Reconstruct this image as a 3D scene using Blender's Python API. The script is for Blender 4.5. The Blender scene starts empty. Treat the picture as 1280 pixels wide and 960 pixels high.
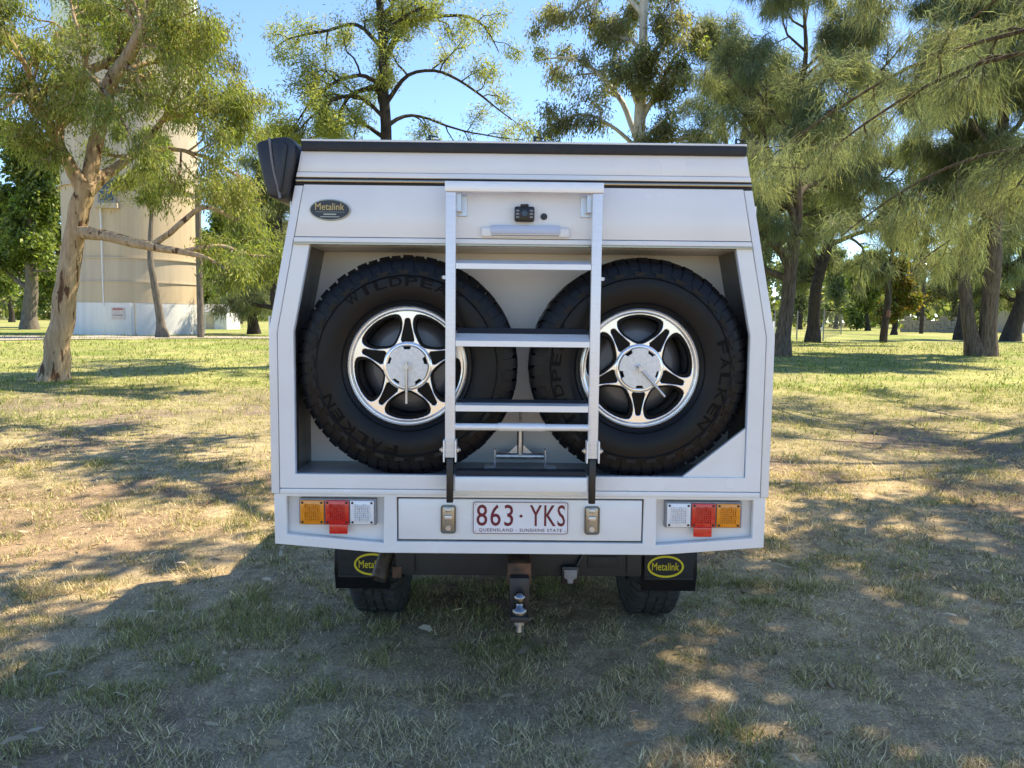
import bpy, bmesh, math
import numpy as np
from mathutils import Vector, Matrix

S = bpy.context.scene
COL = S.collection
# ------------------------------------------------------------------ camera
F_PX = 950.0
CAM = np.array([-0.06, -2.95, 1.70])
def cam_axes(hor=398.0, vpx=633.0, roll=0.6):
    pitch = -math.atan((480 - hor) / F_PX); yaw = math.atan((640 - vpx) / F_PX)
    fw = np.array([math.sin(yaw) * math.cos(pitch), math.cos(yaw) * math.cos(pitch), math.sin(pitch)])
    r0 = np.cross(fw, [0, 0, 1]); r0 /= np.linalg.norm(r0); u0 = np.cross(r0, fw)
    a = math.radians(roll)
    return fw, r0 * math.cos(a) + u0 * math.sin(a), -r0 * math.sin(a) + u0 * math.cos(a)
FW, RT, UP = cam_axes()
cd = bpy.data.cameras.new('camera')
cd.sensor_width = 36.0; cd.lens = F_PX / 1280 * 36.0; cd.clip_start = 0.05; cd.clip_end = 3000
cam = bpy.data.objects.new('camera', cd); COL.objects.link(cam)
cam.matrix_world = Matrix(((RT[0], UP[0], -FW[0], CAM[0]), (RT[1], UP[1], -FW[1], CAM[1]), (RT[2], UP[2], -FW[2], CAM[2]), (0, 0, 0, 1)))
S.camera = cam
# ------------------------------------------------------------------ light
SUN_EL = math.radians(56.0); SUN_AZ = math.atan2(0.87, 0.49)      # azimuth measured from +Y towards +X
W = bpy.data.worlds.new('World'); S.world = W; W.use_nodes = True
nt = W.node_tree; bg = nt.nodes['Background']
sky = nt.nodes.new('ShaderNodeTexSky'); sky.sky_type = 'NISHITA'; sky.sun_disc = False
sky.sun_elevation = SUN_EL; sky.sun_rotation = SUN_AZ; sky.air_density = 0.9; sky.dust_density = 0.0; sky.ozone_density = 3.0
tint = nt.nodes.new('ShaderNodeMix'); tint.data_type = 'RGBA'; tint.blend_type = 'MULTIPLY'; tint.inputs[0].default_value = 1.0; tint.inputs[7].default_value = (0.48, 0.67, 0.98, 1)   # deep clear blue of the photograph
nt.links.new(sky.outputs[0], tint.inputs[6]); nt.links.new(tint.outputs[2], bg.inputs[0]); bg.inputs[1].default_value = 0.13
sl = bpy.data.lights.new('sun', 'SUN'); sl.energy = 3.1; sl.angle = math.radians(0.53); sl.color = (1.0, 0.998, 0.992)
sun = bpy.data.objects.new('sun', sl); COL.objects.link(sun)
sd = Vector((math.sin(SUN_AZ) * math.cos(SUN_EL), math.cos(SUN_AZ) * math.cos(SUN_EL), math.sin(SUN_EL)))
sun.rotation_euler = (-sd).to_track_quat('-Z', 'Y').to_euler(); sun.location = (20, 20, 40)
S.view_settings.view_transform = 'Standard'; S.view_settings.look = 'None'
S.view_settings.exposure = 1.72; S.view_settings.use_white_balance = True; S.view_settings.white_balance_temperature = 9600; S.view_settings.white_balance_tint = 7; S.view_settings.gamma = 1.0
S.render.engine = 'CYCLES'
S.cycles.use_denoising = True
S.cycles.max_bounces = 4; S.cycles.diffuse_bounces = 3; S.cycles.glossy_bounces = 3; S.cycles.transmission_bounces = 3
S.cycles.use_adaptive_sampling = True; S.cycles.adaptive_threshold = 0.015
S.cycles.sample_clamp_indirect = 6.0

# ------------------------------------------------------------------ helpers
def lin(r, g, b):
    return tuple(((c / 255) / 12.92 if c / 255 < 0.04045 else (((c / 255) + 0.055) / 1.055) ** 2.4) for c in (r, g, b))
def P(px, py, Y):
    d = FW + RT * (px - 640) / F_PX + UP * (480 - py) / F_PX
    return CAM + d * ((Y - CAM[1]) / d[1])
def tag(o, label=None, cat=None, group=None, kind=None):
    if label: o['label'] = label
    if cat: o['category'] = cat
    if group: o['group'] = group
    if kind: o['kind'] = kind
    return o
def empty(name, loc, label=None, cat=None, group=None, rz=0):
    o = bpy.data.objects.new(name, None); COL.objects.link(o); o.location = loc; o.rotation_euler[2] = rz
    o.empty_display_size = 0.2
    return tag(o, label, cat, group)
def link(name, me, m, parent=None, loc=None):
    o = bpy.data.objects.new(name, me); COL.objects.link(o)
    if m is not None and len(me.materials) == 0: me.materials.append(m)
    if parent is not None: o.parent = parent
    if loc is not None: o.location = loc
    return o
def raw_mesh(name, V, F, k, attr=None, smooth=False):
    """V (n,3) F (m,k) arrays -> mesh, optional per-face colour 'col'"""
    me = bpy.data.meshes.new(name)
    V = np.ascontiguousarray(V, dtype=np.float32); F = np.ascontiguousarray(F, dtype=np.int32)
    me.vertices.add(len(V)); me.vertices.foreach_set('co', V.ravel())
    me.loops.add(F.size); me.loops.foreach_set('vertex_index', F.ravel())
    me.polygons.add(len(F)); me.polygons.foreach_set('loop_start', np.arange(len(F), dtype=np.int32) * k)
    me.polygons.foreach_set('use_smooth', np.full(len(F), smooth, dtype=bool))
    me.update(calc_edges=True)
    if attr is not None:
        dom = 'FACE' if len(attr) == len(F) and len(F) != len(V) else 'POINT'
        a = me.attributes.new('col', 'FLOAT_COLOR', dom)
        c = np.ones((len(attr), 4), dtype=np.float32); c[:, :3] = attr
        a.data.foreach_set('color', c.ravel())
    return me

# ---- bmesh shapes
def bx(bm, x0, x1, y0, y1, z0, z1, bev=0.0, seg=2):
    r = bmesh.ops.create_cube(bm, size=1.0)['verts']
    for v in r:
        v.co = Vector(((x0 + x1) / 2 + v.co.x * (x1 - x0), (y0 + y1) / 2 + v.co.y * (y1 - y0), (z0 + z1) / 2 + v.co.z * (z1 - z0)))
    if bev > 0:
        es = list({e for v in r for e in v.link_edges})
        bmesh.ops.bevel(bm, geom=es, offset=bev, segments=seg, affect='EDGES', profile=0.5)
    return r
def prism(bm, pts, y0, y1, bev=0.0, fy=None):
    """pts (x,z) polygon extruded along Y"""
    a = [bm.verts.new((p[0], y0, p[1])) for p in pts]
    f = bm.faces.new(a); f.normal_update()
    g = bmesh.ops.extrude_face_region(bm, geom=[f])
    nv = [e for e in g['geom'] if isinstance(e, bmesh.types.BMVert)]
    for v in nv: v.co.y = y1
    if bev > 0:
        es = list({e for v in a + nv for e in v.link_edges})
        bmesh.ops.bevel(bm, geom=es, offset=bev, segments=2, affect='EDGES', profile=0.5)
    return a + nv
def tube(bm, p0, p1, r0, r1=None, seg=14, caps=True):
    p0 = Vector(p0); p1 = Vector(p1); d = p1 - p0
    m = Matrix.Translation((p0 + p1) / 2) @ d.to_track_quat('Z', 'Y').to_matrix().to_4x4()
    return bmesh.ops.create_cone(bm, cap_ends=caps, segments=seg, radius1=r0, radius2=r0 if r1 is None else r1, depth=d.length, matrix=m)['verts']
def lathe(bm, prof, c, seg=48, closed=False):
    """prof [(r,y)] about the Y axis through c"""
    rings = []
    for r, y in prof:
        rings.append([bm.verts.new((c[0] + r * math.cos(2 * math.pi * i / seg), c[1] + y, c[2] + r * math.sin(2 * math.pi * i / seg))) for i in range(seg)])
    n = len(rings)
    for k in range(n if closed else n - 1):
        A = rings[k]; B = rings[(k + 1) % n]
        for i in range(seg):
            j = (i + 1) % seg
            bm.faces.new((A[i], A[j], B[j], B[i]))
    return rings
def disc(bm, c, r, y, seg=48):
    bm.faces.new([bm.verts.new((c[0] + r * math.cos(2 * math.pi * i / seg), y, c[2] + r * math.sin(2 * math.pi * i / seg))) for i in range(seg)])
def obj(name, bm, m, parent=None, smooth=None, recalc=True):
    if recalc: bmesh.ops.recalc_face_normals(bm, faces=bm.faces[:])
    me = bpy.data.meshes.new(name); bm.to_mesh(me); bm.free()
    if smooth:
        me.polygons.foreach_set('use_smooth', np.ones(len(me.polygons), dtype=bool))
        try: me.set_sharp_from_angle(angle=math.radians(smooth))
        except Exception: pass
    return link(name, me, m, parent)
def eval_mesh(curve_data):
    t = bpy.data.objects.new('tmp', curve_data); COL.objects.link(t)
    dg = bpy.context.evaluated_depsgraph_get(); dg.update()
    me = bpy.data.meshes.new_from_object(t.evaluated_get(dg))
    bpy.data.objects.remove(t)
    return me
def plate2d(loops, y0, y1, bev=0.0):
    """2D loops in (x,z): first outer, others holes; extruded between y0 (front) and y1"""
    cu = bpy.data.curves.new('c', 'CURVE'); cu.dimensions = '2D'; cu.fill_mode = 'BOTH'
    for L in loops:
        s = cu.splines.new('POLY'); s.points.add(len(L) - 1); s.use_cyclic_u = True
        for p, q in zip(s.points, L): p.co = (q[0], q[1], 0, 1)
    cu.extrude = abs(y1 - y0) / 2 - bev
    if bev > 0:
        cu.bevel_depth = bev; cu.bevel_resolution = 1; cu.offset = -bev
    me = eval_mesh(cu); bpy.data.curves.remove(cu)
    n = len(me.vertices); co = np.empty(n * 3, dtype=np.float32); me.vertices.foreach_get('co', co); co = co.reshape(-1, 3)
    out = np.stack([co[:, 0], (y0 + y1) / 2 - co[:, 2], co[:, 1]], 1)
    me.vertices.foreach_set('co', out.ravel().astype(np.float32)); me.update(); me.materials.clear()
    return me
def text_co(s, ext=0.0, bold=0.0, spacing=1.0):
    cu = bpy.data.curves.new('t', 'FONT'); cu.body = s; cu.size = 1.0; cu.extrude = ext; cu.offset = bold
    cu.align_x = 'CENTER'; cu.space_character = spacing; cu.resolution_u = 3
    me = eval_mesh(cu); bpy.data.curves.remove(cu); me.materials.clear()
    co = np.empty(len(me.vertices) * 3, dtype=np.float32); me.vertices.foreach_get('co', co)
    return me, co.reshape(-1, 3)
def text_obj(name, s, cx, z0, w, h, y, m, parent, thick=0.0015, bold=0.0, spacing=1.0):
    me, co = text_co(s, 0.5, bold, spacing)
    lo = co.min(0); hi = co.max(0)
    u = (co[:, 0] - (lo[0] + hi[0]) / 2) / (hi[0] - lo[0]) * w + cx
    v = (co[:, 1] - lo[1]) / (hi[1] - lo[1]) * h + z0
    out = np.stack([u, y - co[:, 2] * thick, v], 1).astype(np.float32)
    me.vertices.foreach_set('co', out.ravel()); me.update(); me.name = name
    return link(name, me, m, parent)
def ellipse(cx, cz, a, b, n=40):
    return [(cx + a * math.cos(2 * math.pi * i / n), cz + b * math.sin(2 * math.pi * i / n)) for i in range(n)]

# ------------------------------------------------------------------ materials
def newmat(name):
    m = bpy.data.materials.new(name); m.use_nodes = True
    return m, m.node_tree, m.node_tree.nodes['Principled BSDF']
def mat(name, col, rough=0.5, metal=0.0, spec=0.5, var=0.0, vscale=8.0, bump=0.0, bscale=60.0, rvar=0.0, coat=0.0, stretch=(1, 1, 1), col2=None):
    m, t, b = newmat(name)
    b.inputs['Base Color'].default_value = (*col, 1); b.inputs['Roughness'].default_value = rough
    b.inputs['Metallic'].default_value = metal; b.inputs['Specular IOR Level'].default_value = spec
    b.inputs['Coat Weight'].default_value = coat
    tc = t.nodes.new('ShaderNodeTexCoord'); mp = t.nodes.new('ShaderNodeMapping'); mp.inputs['Scale'].default_value = stretch
    t.links.new(tc.outputs['Object'], mp.inputs['Vector'])
    if var or col2 or rvar:
        n = t.nodes.new('ShaderNodeTexNoise'); n.inputs['Scale'].default_value = vscale; n.inputs['Detail'].default_value = 3; n.inputs['Roughness'].default_value = 0.62
        t.links.new(mp.outputs[0], n.inputs['Vector'])
        if var or col2:
            r = t.nodes.new('ShaderNodeValToRGB'); r.color_ramp.elements[0].position = 0.3; r.color_ramp.elements[1].position = 0.7
            c2 = col2 if col2 else tuple(min(1, c * (1 + var)) for c in col)
            c1 = col if col2 else tuple(c * (1 - var) for c in col)
            r.color_ramp.elements[0].color = (*c1, 1); r.color_ramp.elements[1].color = (*c2, 1)
            t.links.new(n.outputs['Fac'], r.inputs[0]); t.links.new(r.outputs[0], b.inputs['Base Color'])
        if rvar:
            q = t.nodes.new('ShaderNodeMapRange'); q.inputs['From Min'].default_value = 0.3; q.inputs['From Max'].default_value = 0.7
            q.inputs['To Min'].default_value = max(0, rough - rvar); q.inputs['To Max'].default_value = rough + rvar
            t.links.new(n.outputs['Fac'], q.inputs[0]); t.links.new(q.outputs[0], b.inputs['Roughness'])
    if bump:
        n2 = t.nodes.new('ShaderNodeTexNoise'); n2.inputs['Scale'].default_value = bscale; n2.inputs['Detail'].default_value = 2
        t.links.new(mp.outputs[0], n2.inputs['Vector'])
        bp = t.nodes.new('ShaderNodeBump'); bp.inputs['Strength'].default_value = bump; bp.inputs['Distance'].default_value = 0.01
        t.links.new(n2.outputs['Fac'], bp.inputs['Height']); t.links.new(bp.outputs[0], b.inputs['Normal'])
    return m
M = {}
M['paint'] = mat('white_powder_coat', (0.79, 0.785, 0.765), 0.22, 0.0, 0.5, var=0.045, vscale=2.4, rvar=0.10, bump=0.12, bscale=2.2, coat=0.12)
M['alloy'] = mat('brushed_aluminium', (0.84, 0.84, 0.83), 0.40, 0.30, 0.5, var=0.05, vscale=14, rvar=0.1, stretch=(1, 1, 6))
M['trim'] = mat('anodised_trim', (0.36, 0.31, 0.24), 0.25, 0.9)
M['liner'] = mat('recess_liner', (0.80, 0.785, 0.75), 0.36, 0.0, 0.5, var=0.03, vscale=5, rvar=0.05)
M['darkside'] = mat('dark_recess_side', (0.10, 0.095, 0.085), 0.35, 0.2, rvar=0.08)  # recess sides, darker than the recess back
M['shelf'] = mat('grey_shelf', (0.34, 0.35, 0.37), 0.4, 0.2, rvar=0.08)
M['seal'] = mat('rubber_seal', (0.015, 0.015, 0.016), 0.6, var=0.2, vscale=20)
M['blackpaint'] = mat('satin_black', (0.018, 0.018, 0.020), 0.42, rvar=0.1, vscale=12)
M['tyre'] = mat('tyre_rubber', (0.0068, 0.0072, 0.0082), 0.36, spec=0.22, var=0.15, vscale=14, rvar=0.09, bump=0.05, bscale=220)
M['tyre_used'] = mat('worn_tyre_rubber', (0.045, 0.044, 0.042), 0.85, spec=0.3, var=0.25, vscale=18, bump=0.1, bscale=150)
M['tyretext'] = mat('tyre_lettering_rubber', (0.0015, 0.0015, 0.002), 0.45, spec=0.12)
M['machined'] = mat('machined_alloy', (0.90, 0.89, 0.87), 0.22, 0.8)
M['rimblack'] = mat('gloss_black_rim', (0.004, 0.004, 0.005), 0.3, spec=0.12)
M['dish'] = mat('wheel_well_grey', (0.17, 0.17, 0.175), 0.45, 0.3)
M['hubplate'] = mat('cut_plate', (0.72, 0.72, 0.70), 0.45, 0.35, var=0.12, vscale=60, rvar=0.08)
M['steel'] = mat('zinc_steel', (0.55, 0.55, 0.56), 0.35, 0.9, var=0.1, vscale=30, rvar=0.1)
M['chrome'] = mat('chrome', (0.20, 0.20, 0.21), 0.2, 1.0)
M['amber'] = mat('amber_lens', (0.85, 0.27, 0.012), 0.18, coat=0.5)
M['red'] = mat('red_lens', (0.72, 0.018, 0.014), 0.18, coat=0.5)
M['clear'] = mat('clear_lens', (0.78, 0.79, 0.80), 0.14, coat=0.5)
M['plate'] = mat('plate_white', (0.80, 0.80, 0.82), 0.35, var=0.02)
M['maroon'] = mat('plate_maroon', (0.16, 0.008, 0.022), 0.4, var=0.1)
M['yellow'] = mat('badge_yellow', (0.78, 0.60, 0.04), 0.4, var=0.04)
M['badgegold'] = mat('badge_gold', (0.62, 0.44, 0.14), 0.35, var=0.05)
M['badgeblack'] = mat('badge_black', (0.022, 0.024, 0.030), 0.3)
M['badgerim'] = mat('badge_rim', (0.36, 0.33, 0.26), 0.3, 0.7)
M['flap'] = mat('mud_flap_rubber', (0.022, 0.022, 0.023), 0.6, var=0.3, vscale=10, bump=0.05)
M['chassis'] = mat('chassis_black', (0.020, 0.020, 0.021), 0.6, var=0.3, vscale=6, bump=0.08, bscale=80)
M['rust'] = mat('surface_rust', (0.03, 0.024, 0.02), 0.8, col2=(0.20, 0.085, 0.04), vscale=18, bump=0.1)
M['exhaust'] = mat('sooty_exhaust', (0.05, 0.043, 0.035), 0.5, 0.6, col2=(0.15, 0.12, 0.085), vscale=25)
M['bag'] = mat('awning_bag_vinyl', (0.022, 0.023, 0.026), 0.45, bump=0.25, bscale=14, rvar=0.1)
M['piping'] = mat('grey_piping', (0.16, 0.16, 0.165), 0.5)
M['plastic'] = mat('black_plastic', (0.012, 0.012, 0.013), 0.35)
M['greyplastic'] = mat('grey_plastic', (0.25, 0.25, 0.26), 0.5, var=0.2, vscale=40)
M['cabpaint'] = mat('cab_white', (0.72, 0.72, 0.71), 0.25, coat=0.4)
M['glass'] = mat('dark_glass', (0.01, 0.012, 0.014), 0.05, coat=0.5)
M['latch'] = mat('latch_steel', (0.36, 0.345, 0.31), 0.3, 0.85, rvar=0.1)
M['grip'] = mat('grip_tape', (0.02, 0.022, 0.028), 0.85, bump=0.3, bscale=400)

# ------------------------------------------------------------------ terrain
def vnoise(x, y, seed=0):
    xi = np.floor(x).astype(np.int64); yi = np.floor(y).astype(np.int64); fx = x - xi; fy = y - yi
    fx = fx * fx * (3 - 2 * fx); fy = fy * fy * (3 - 2 * fy)
    def h(a, b):
        n = (a * 374761393 + b * 668265263 + seed * 362437) & 0x7fffffff
        n = ((n ^ (n >> 13)) * 1274126177) & 0x7fffffff
        n = n ^ (n >> 16)
        return (n & 0xffff) / 65535.0
    return (h(xi, yi) * (1 - fx) + h(xi + 1, yi) * fx) * (1 - fy) + (h(xi, yi + 1) * (1 - fx) + h(xi + 1, yi + 1) * fx) * fy
def fbm(x, y, sc, seed=0, oct=4, rough=0.55):
    s = 0; a = 1; t = 0
    for o in range(oct):
        s = s + a * vnoise(x * sc * 2 ** o + 17.3 * o, y * sc * 2 ** o - 9.1 * o, seed + o); t += a; a *= rough
    return s / t
def sstep(a, b, x):
    t = np.clip((x - a) / (b - a), 0, 1); return t * t * (3 - 2 * t)
def gz(x, y):
    x = np.asarray(x, float); y = np.asarray(y, float)
    base = 0.6 * sstep(1, 30, y)
    amp = 0.035 * (1 - 0.6 * np.exp(-((x) ** 2 + (y - 1) ** 2) / 12))
    return base + amp * (fbm(x, y, 0.55, 3, 3) - 0.5) * 2 * np.clip((np.hypot(x, y)) / 6, 0.25, 1) + 0.35 * (fbm(x, y, 0.03, 9, 2) - 0.5) * sstep(45, 120, np.hypot(x, y))
def masks(x, y):
    """fraction of green grass, of bare soil"""
    g = fbm(x, y, 0.45, 21, 4); g2 = fbm(x, y, 1.7, 51, 3); b = fbm(x, y, 0.7, 77, 4)
    far = sstep(9, 15, y)
    lush = sstep(0.50, 0.68, fbm(x, y * 2.2, 0.13, 31, 4))
    g3 = fbm(x, y, 6.0, 91, 2)
    green = np.clip(sstep(0.47, 0.66, 0.40 * g + 0.32 * g2 + 0.28 * g3) * (0.48 + 0.20 * far) + 0.42 * far + far * lush * 0.40, 0, 1)
    near = 1 - sstep(6, 12, y)
    bare = np.clip(sstep(0.52, 0.66, b) * (0.35 + 0.35 * near) + 0.10, 0, 1) * (1 - 0.75 * green)
    return green, bare
C_STRAW = np.array([0.44, 0.395, 0.180]); C_GREEN = np.array([0.195, 0.245, 0.066]); C_SOIL = np.array([0.215, 0.168, 0.128])
C_GREENN = np.array([0.270, 0.265, 0.105]); C_STRAWN = np.array([0.66, 0.53, 0.33]); C_SOILN = np.array([0.270, 0.192, 0.125])  # near-camera ground colours, brightened to lift the shaded foreground
def nearmix(y, a, b):  # blends the shade-lifted near colour into the far one
    k = sstep(3, 9, y)[:, None]; return a * (1 - k) + b * k
def axis_pts(lo, hi, step, far, grow=1.18):
    a = list(np.arange(lo, hi, step)); s = step; p = a[-1]; out = []
    while p < far: s *= grow; p += s; out.append(p)
    s = step; p = a[0]; neg = []
    while p > -far: s *= grow; p -= s; neg.append(p)
    return np.array(neg[::-1] + a + out)
gx = axis_pts(-7, 7.5, 0.10, 900); gy = axis_pts(-3, 12, 0.10, 900, 1.10)
X, Y = np.meshgrid(gx, gy); Z = gz(X, Y)
nx, ny = len(gx), len(gy)
gr, ba = masks(X.ravel(), Y.ravel())
speck = fbm(X.ravel(), Y.ravel(), 3.1, 5, 3)[:, None]
yr = Y.ravel(); gc = nearmix(yr, C_STRAWN, C_STRAW) * (0.72 + 0.4 * speck); gc = gc * (1 - gr[:, None]) + nearmix(yr, C_GREENN, C_GREEN) * (0.75 + 0.5 * speck) * gr[:, None]
bsoil = np.clip(ba * 1.0 + 0.55 * (1 - sstep(8, 16, Y.ravel())), 0, 1)[:, None]
gc = gc * (1 - bsoil) + nearmix(yr, C_SOILN, C_SOIL) * (0.75 + 0.5 * speck) * bsoil
idx = np.arange(nx * ny).reshape(ny, nx)
Fq = np.stack([idx[:-1, :-1], idx[:-1, 1:], idx[1:, 1:], idx[1:, :-1]], -1).reshape(-1, 4)
gm, t, b = newmat('ground_soil_and_turf')
at = t.nodes.new('ShaderNodeAttribute'); at.attribute_name = 'col'
tc = t.nodes.new('ShaderNodeTexCoord')
n1 = t.nodes.new('ShaderNodeTexNoise'); n1.inputs['Scale'].default_value = 9; n1.inputs['Detail'].default_value = 5; n1.inputs['Roughness'].default_value = 0.75
n5 = t.nodes.new('ShaderNodeTexNoise'); n5.inputs['Scale'].default_value = 70; n5.inputs['Detail'].default_value = 3; n5.inputs['Roughness'].default_value = 0.8
n2 = t.nodes.new('ShaderNodeTexNoise'); n2.inputs['Scale'].default_value = 1.3; n2.inputs['Detail'].default_value = 5; n2.inputs['Roughness'].default_value = 0.8
for n in (n1, n2, n5): t.links.new(tc.outputs['Object'], n.inputs['Vector'])
r = t.nodes.new('ShaderNodeMapRange'); r.inputs[1].default_value = 0.25; r.inputs[2].default_value = 0.75; r.inputs[3].default_value = 0.55; r.inputs[4].default_value = 1.4
r2 = t.nodes.new('ShaderNodeMapRange'); r2.inputs[1].default_value = 0.3; r2.inputs[2].default_value = 0.7; r2.inputs[3].default_value = 0.7; r2.inputs[4].default_value = 1.3
t.links.new(n1.outputs['Fac'], r.inputs[0]); t.links.new(n2.outputs['Fac'], r2.inputs[0])
mu = t.nodes.new('ShaderNodeMath'); mu.operation = 'MULTIPLY'; t.links.new(r.outputs[0], mu.inputs[0]); t.links.new(r2.outputs[0], mu.inputs[1])
r5 = t.nodes.new('ShaderNodeMapRange'); r5.inputs[1].default_value = 0.3; r5.inputs[2].default_value = 0.7; r5.inputs[3].default_value = 0.5; r5.inputs[4].default_value = 1.5; t.links.new(n5.outputs['Fac'], r5.inputs[0])
mu5 = t.nodes.new('ShaderNodeMath'); mu5.operation = 'MULTIPLY'; t.links.new(mu.outputs[0], mu5.inputs[0]); t.links.new(r5.outputs[0], mu5.inputs[1])
vm = t.nodes.new('ShaderNodeVectorMath'); vm.operation = 'SCALE'; t.links.new(at.outputs['Color'], vm.inputs[0]); t.links.new(mu5.outputs[0], vm.inputs['Scale'])
t.links.new(vm.outputs[0], b.inputs['Base Color']); b.inputs['Roughness'].default_value = 0.95; b.inputs['Specular IOR Level'].default_value = 0.1
bp = t.nodes.new('ShaderNodeBump'); bp.inputs['Strength'].default_value = 0.8; bp.inputs['Distance'].default_value = 0.02
t.links.new(n1.outputs['Fac'], bp.inputs['Height']); t.links.new(bp.outputs[0], b.inputs['Normal'])
ground = link('ground', raw_mesh('ground', np.stack([X.ravel(), Y.ravel(), Z.ravel()], 1), Fq, 4, gc, True), gm); tag(ground, kind='structure')

# road in front of the tower
def strip(name, pts, ws, m, lift, kind='structure'):
    pts = np.array(pts, float); n = 60
    tt = np.linspace(0, len(pts) - 1, n); i = np.minimum(tt.astype(int), len(pts) - 2); f = (tt - i)[:, None]
    c = pts[i] * (1 - f) + pts[i + 1] * f; w = np.interp(tt, range(len(ws)), ws)
    d = np.gradient(c, axis=0); d /= np.linalg.norm(d, axis=1)[:, None]; nrm = np.stack([-d[:, 1], d[:, 0]], 1)
    V = []; k = 9
    wob = (fbm(np.arange(n) * 0.37, np.zeros(n), 1.0, 4, 3) - 0.5)
    for j in range(k):
        q = c + nrm * ((j / (k - 1) - 0.5) * (w + 1.2 * wob))[:, None]
        V.append(np.stack([q[:, 0], q[:, 1], gz(q[:, 0], q[:, 1]) + lift], 1))
    V = np.stack(V, 1).reshape(-1, 3); ii = np.arange(n * k).reshape(n, k)
    F = np.stack([ii[:-1, :-1], ii[1:, :-1], ii[1:, 1:], ii[:-1, 1:]], -1).reshape(-1, 4)
    o = link(name, raw_mesh(name, V, F, 4, None, True), m); tag(o, kind=kind); return o
M['gravel'] = mat('pale_gravel_road', (0.34, 0.30, 0.26), 0.95, spec=0.1, var=0.18, vscale=1.2, bump=0.4, bscale=25)
strip('road', [(-60, 19), (-34, 26.5), (-24, 30), (-16, 33.8), (-6, 36.5), (12, 40)], [11, 10, 8.5, 4.2, 3, 3], M['gravel'], 0.03)

# ------------------------------------------------------------------ the camper ute
ute = empty('camper_ute', (0, 1.36, 0), 'white canopy camper ute with two spare wheels and a ladder on its back', 'ute')
class _Root: pass
def V_(name, bm, m, parent=None, smooth=None):
    o = obj(name, bm, m, parent or ute, smooth); 
    if parent is None: o.location = (0, -1.36, 0)
    return o
def VL(name, me, m, parent=None):
    o = link(name, me, m, parent or ute)
    if parent is None: o.location = (0, -1.36, 0)
    return o
def bmn(): return bmesh.new()
def edge_x(z):   # half width of the canopy at height z
    return 0.98 if z <= 1.64 else 0.98 - 0.14 * (z - 1.64) / 0.715
HB = 1.978       # lower edge of the hatch
# rear frame: outer strips, inner frame with opening, in two proud layers with a groove between them
ST = 0.033
def skin(x): return x
outerL = [(-0.98, 1.005), (-0.98 + ST - 0.002, 1.005), (-0.98 + ST - 0.002, 1.636), (-(edge_x(2.195) - ST + 0.002), 2.195), (-edge_x(2.195), 2.195), (-0.98, 1.64)]
for s in (1, -1):
    bm = bmn(); prism(bm, [(s * x, z) for x, z in outerL], -0.004, 0.03, 0.0025); V_('corner_extrusion', bm, M['paint'], smooth=35)
xi = 0.98 - ST
xt = edge_x(HB) - ST
fr = [(-xi, 1.026), (xi, 1.026), (xi, 1.637), (xt, HB - 0.002), (0.818, HB - 0.002), (0.886, 1.64), (0.886, 1.082), (-0.886, 1.082), (-0.886, 1.64), (-0.818, HB - 0.002), (-xt, HB - 0.002), (-xi, 1.637)]
VL('rear_frame', plate2d([fr], -0.001, 0.03, 0.002), M['paint'])
bm = bmn(); bx(bm, -xi + 0.001, xi - 0.001, -0.004, 0.03, 1.004, 1.0235, 0.0025); V_('bottom_moulding', bm, M['paint'], smooth=35)
# hatch above the opening
ht = edge_x(2.195) - ST - 0.001; hb = edge_x(HB) - ST - 0.001
def hx(z): return hb + (ht - hb) * (z - HB) / (2.195 - HB)
bm = bmn(); prism(bm, [(-hx(2.004), 2.004), (hx(2.004), 2.004), (ht, 2.199), (-ht, 2.199)], -0.003, 0.02, 0.002)
hatch = V_('hatch_door', bm, M['paint'], smooth=35)
bm = bmn(); prism(bm, [(-hx(1.982), 1.982), (hx(1.982), 1.982), (hx(2.0015), 2.0015), (-hx(2.0015), 2.0015)], -0.007, 0.02, 0.003)
V_('moulding', bm, M['paint'], hatch, smooth=35)
bm = bmn(); prism(bm, [(-hb, 1.974), (hb, 1.974), (hb, 1.9815), (-hb, 1.9815)], -0.011, 0.02, 0.001); V_('drip_edge', bm, M['trim'], hatch)
# hinge seal and upper panel
bm = bmn(); bx(bm, -edge_x(2.20), edge_x(2.20), 0.004, 0.03, 2.1995, 2.226); V_('seam_seal', bm, M['seal'])
bm = bmn(); bx(bm, -edge_x(2.21), edge_x(2.21), -0.010, 0.004, 2.208, 2.219, 0.003); V_('hinge_trim', bm, M['trim'], smooth=40)
def up_prism(z0, z1, y0, name, m=None):
    bm = bmn(); e0 = edge_x(z0); e1 = edge_x(z1)
    prism(bm, [(-e0, z0), (e0, z0), (e1, z1), (-e1, z1)], y0, 0.04, 0.002); return V_(name, bm, m or M['paint'], smooth=35)
up_prism(2.226, 2.2445, -0.008, 'panel_rib')
up_prism(2.2465, 2.3225, -0.003, 'upper_panel')
bm = bmn(); bx(bm, -0.842, 0.842, -0.018, 0.03, 2.322, 2.358, 0.006); V_('roof_edge_seal', bm, M['seal'], smooth=35)
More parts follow.
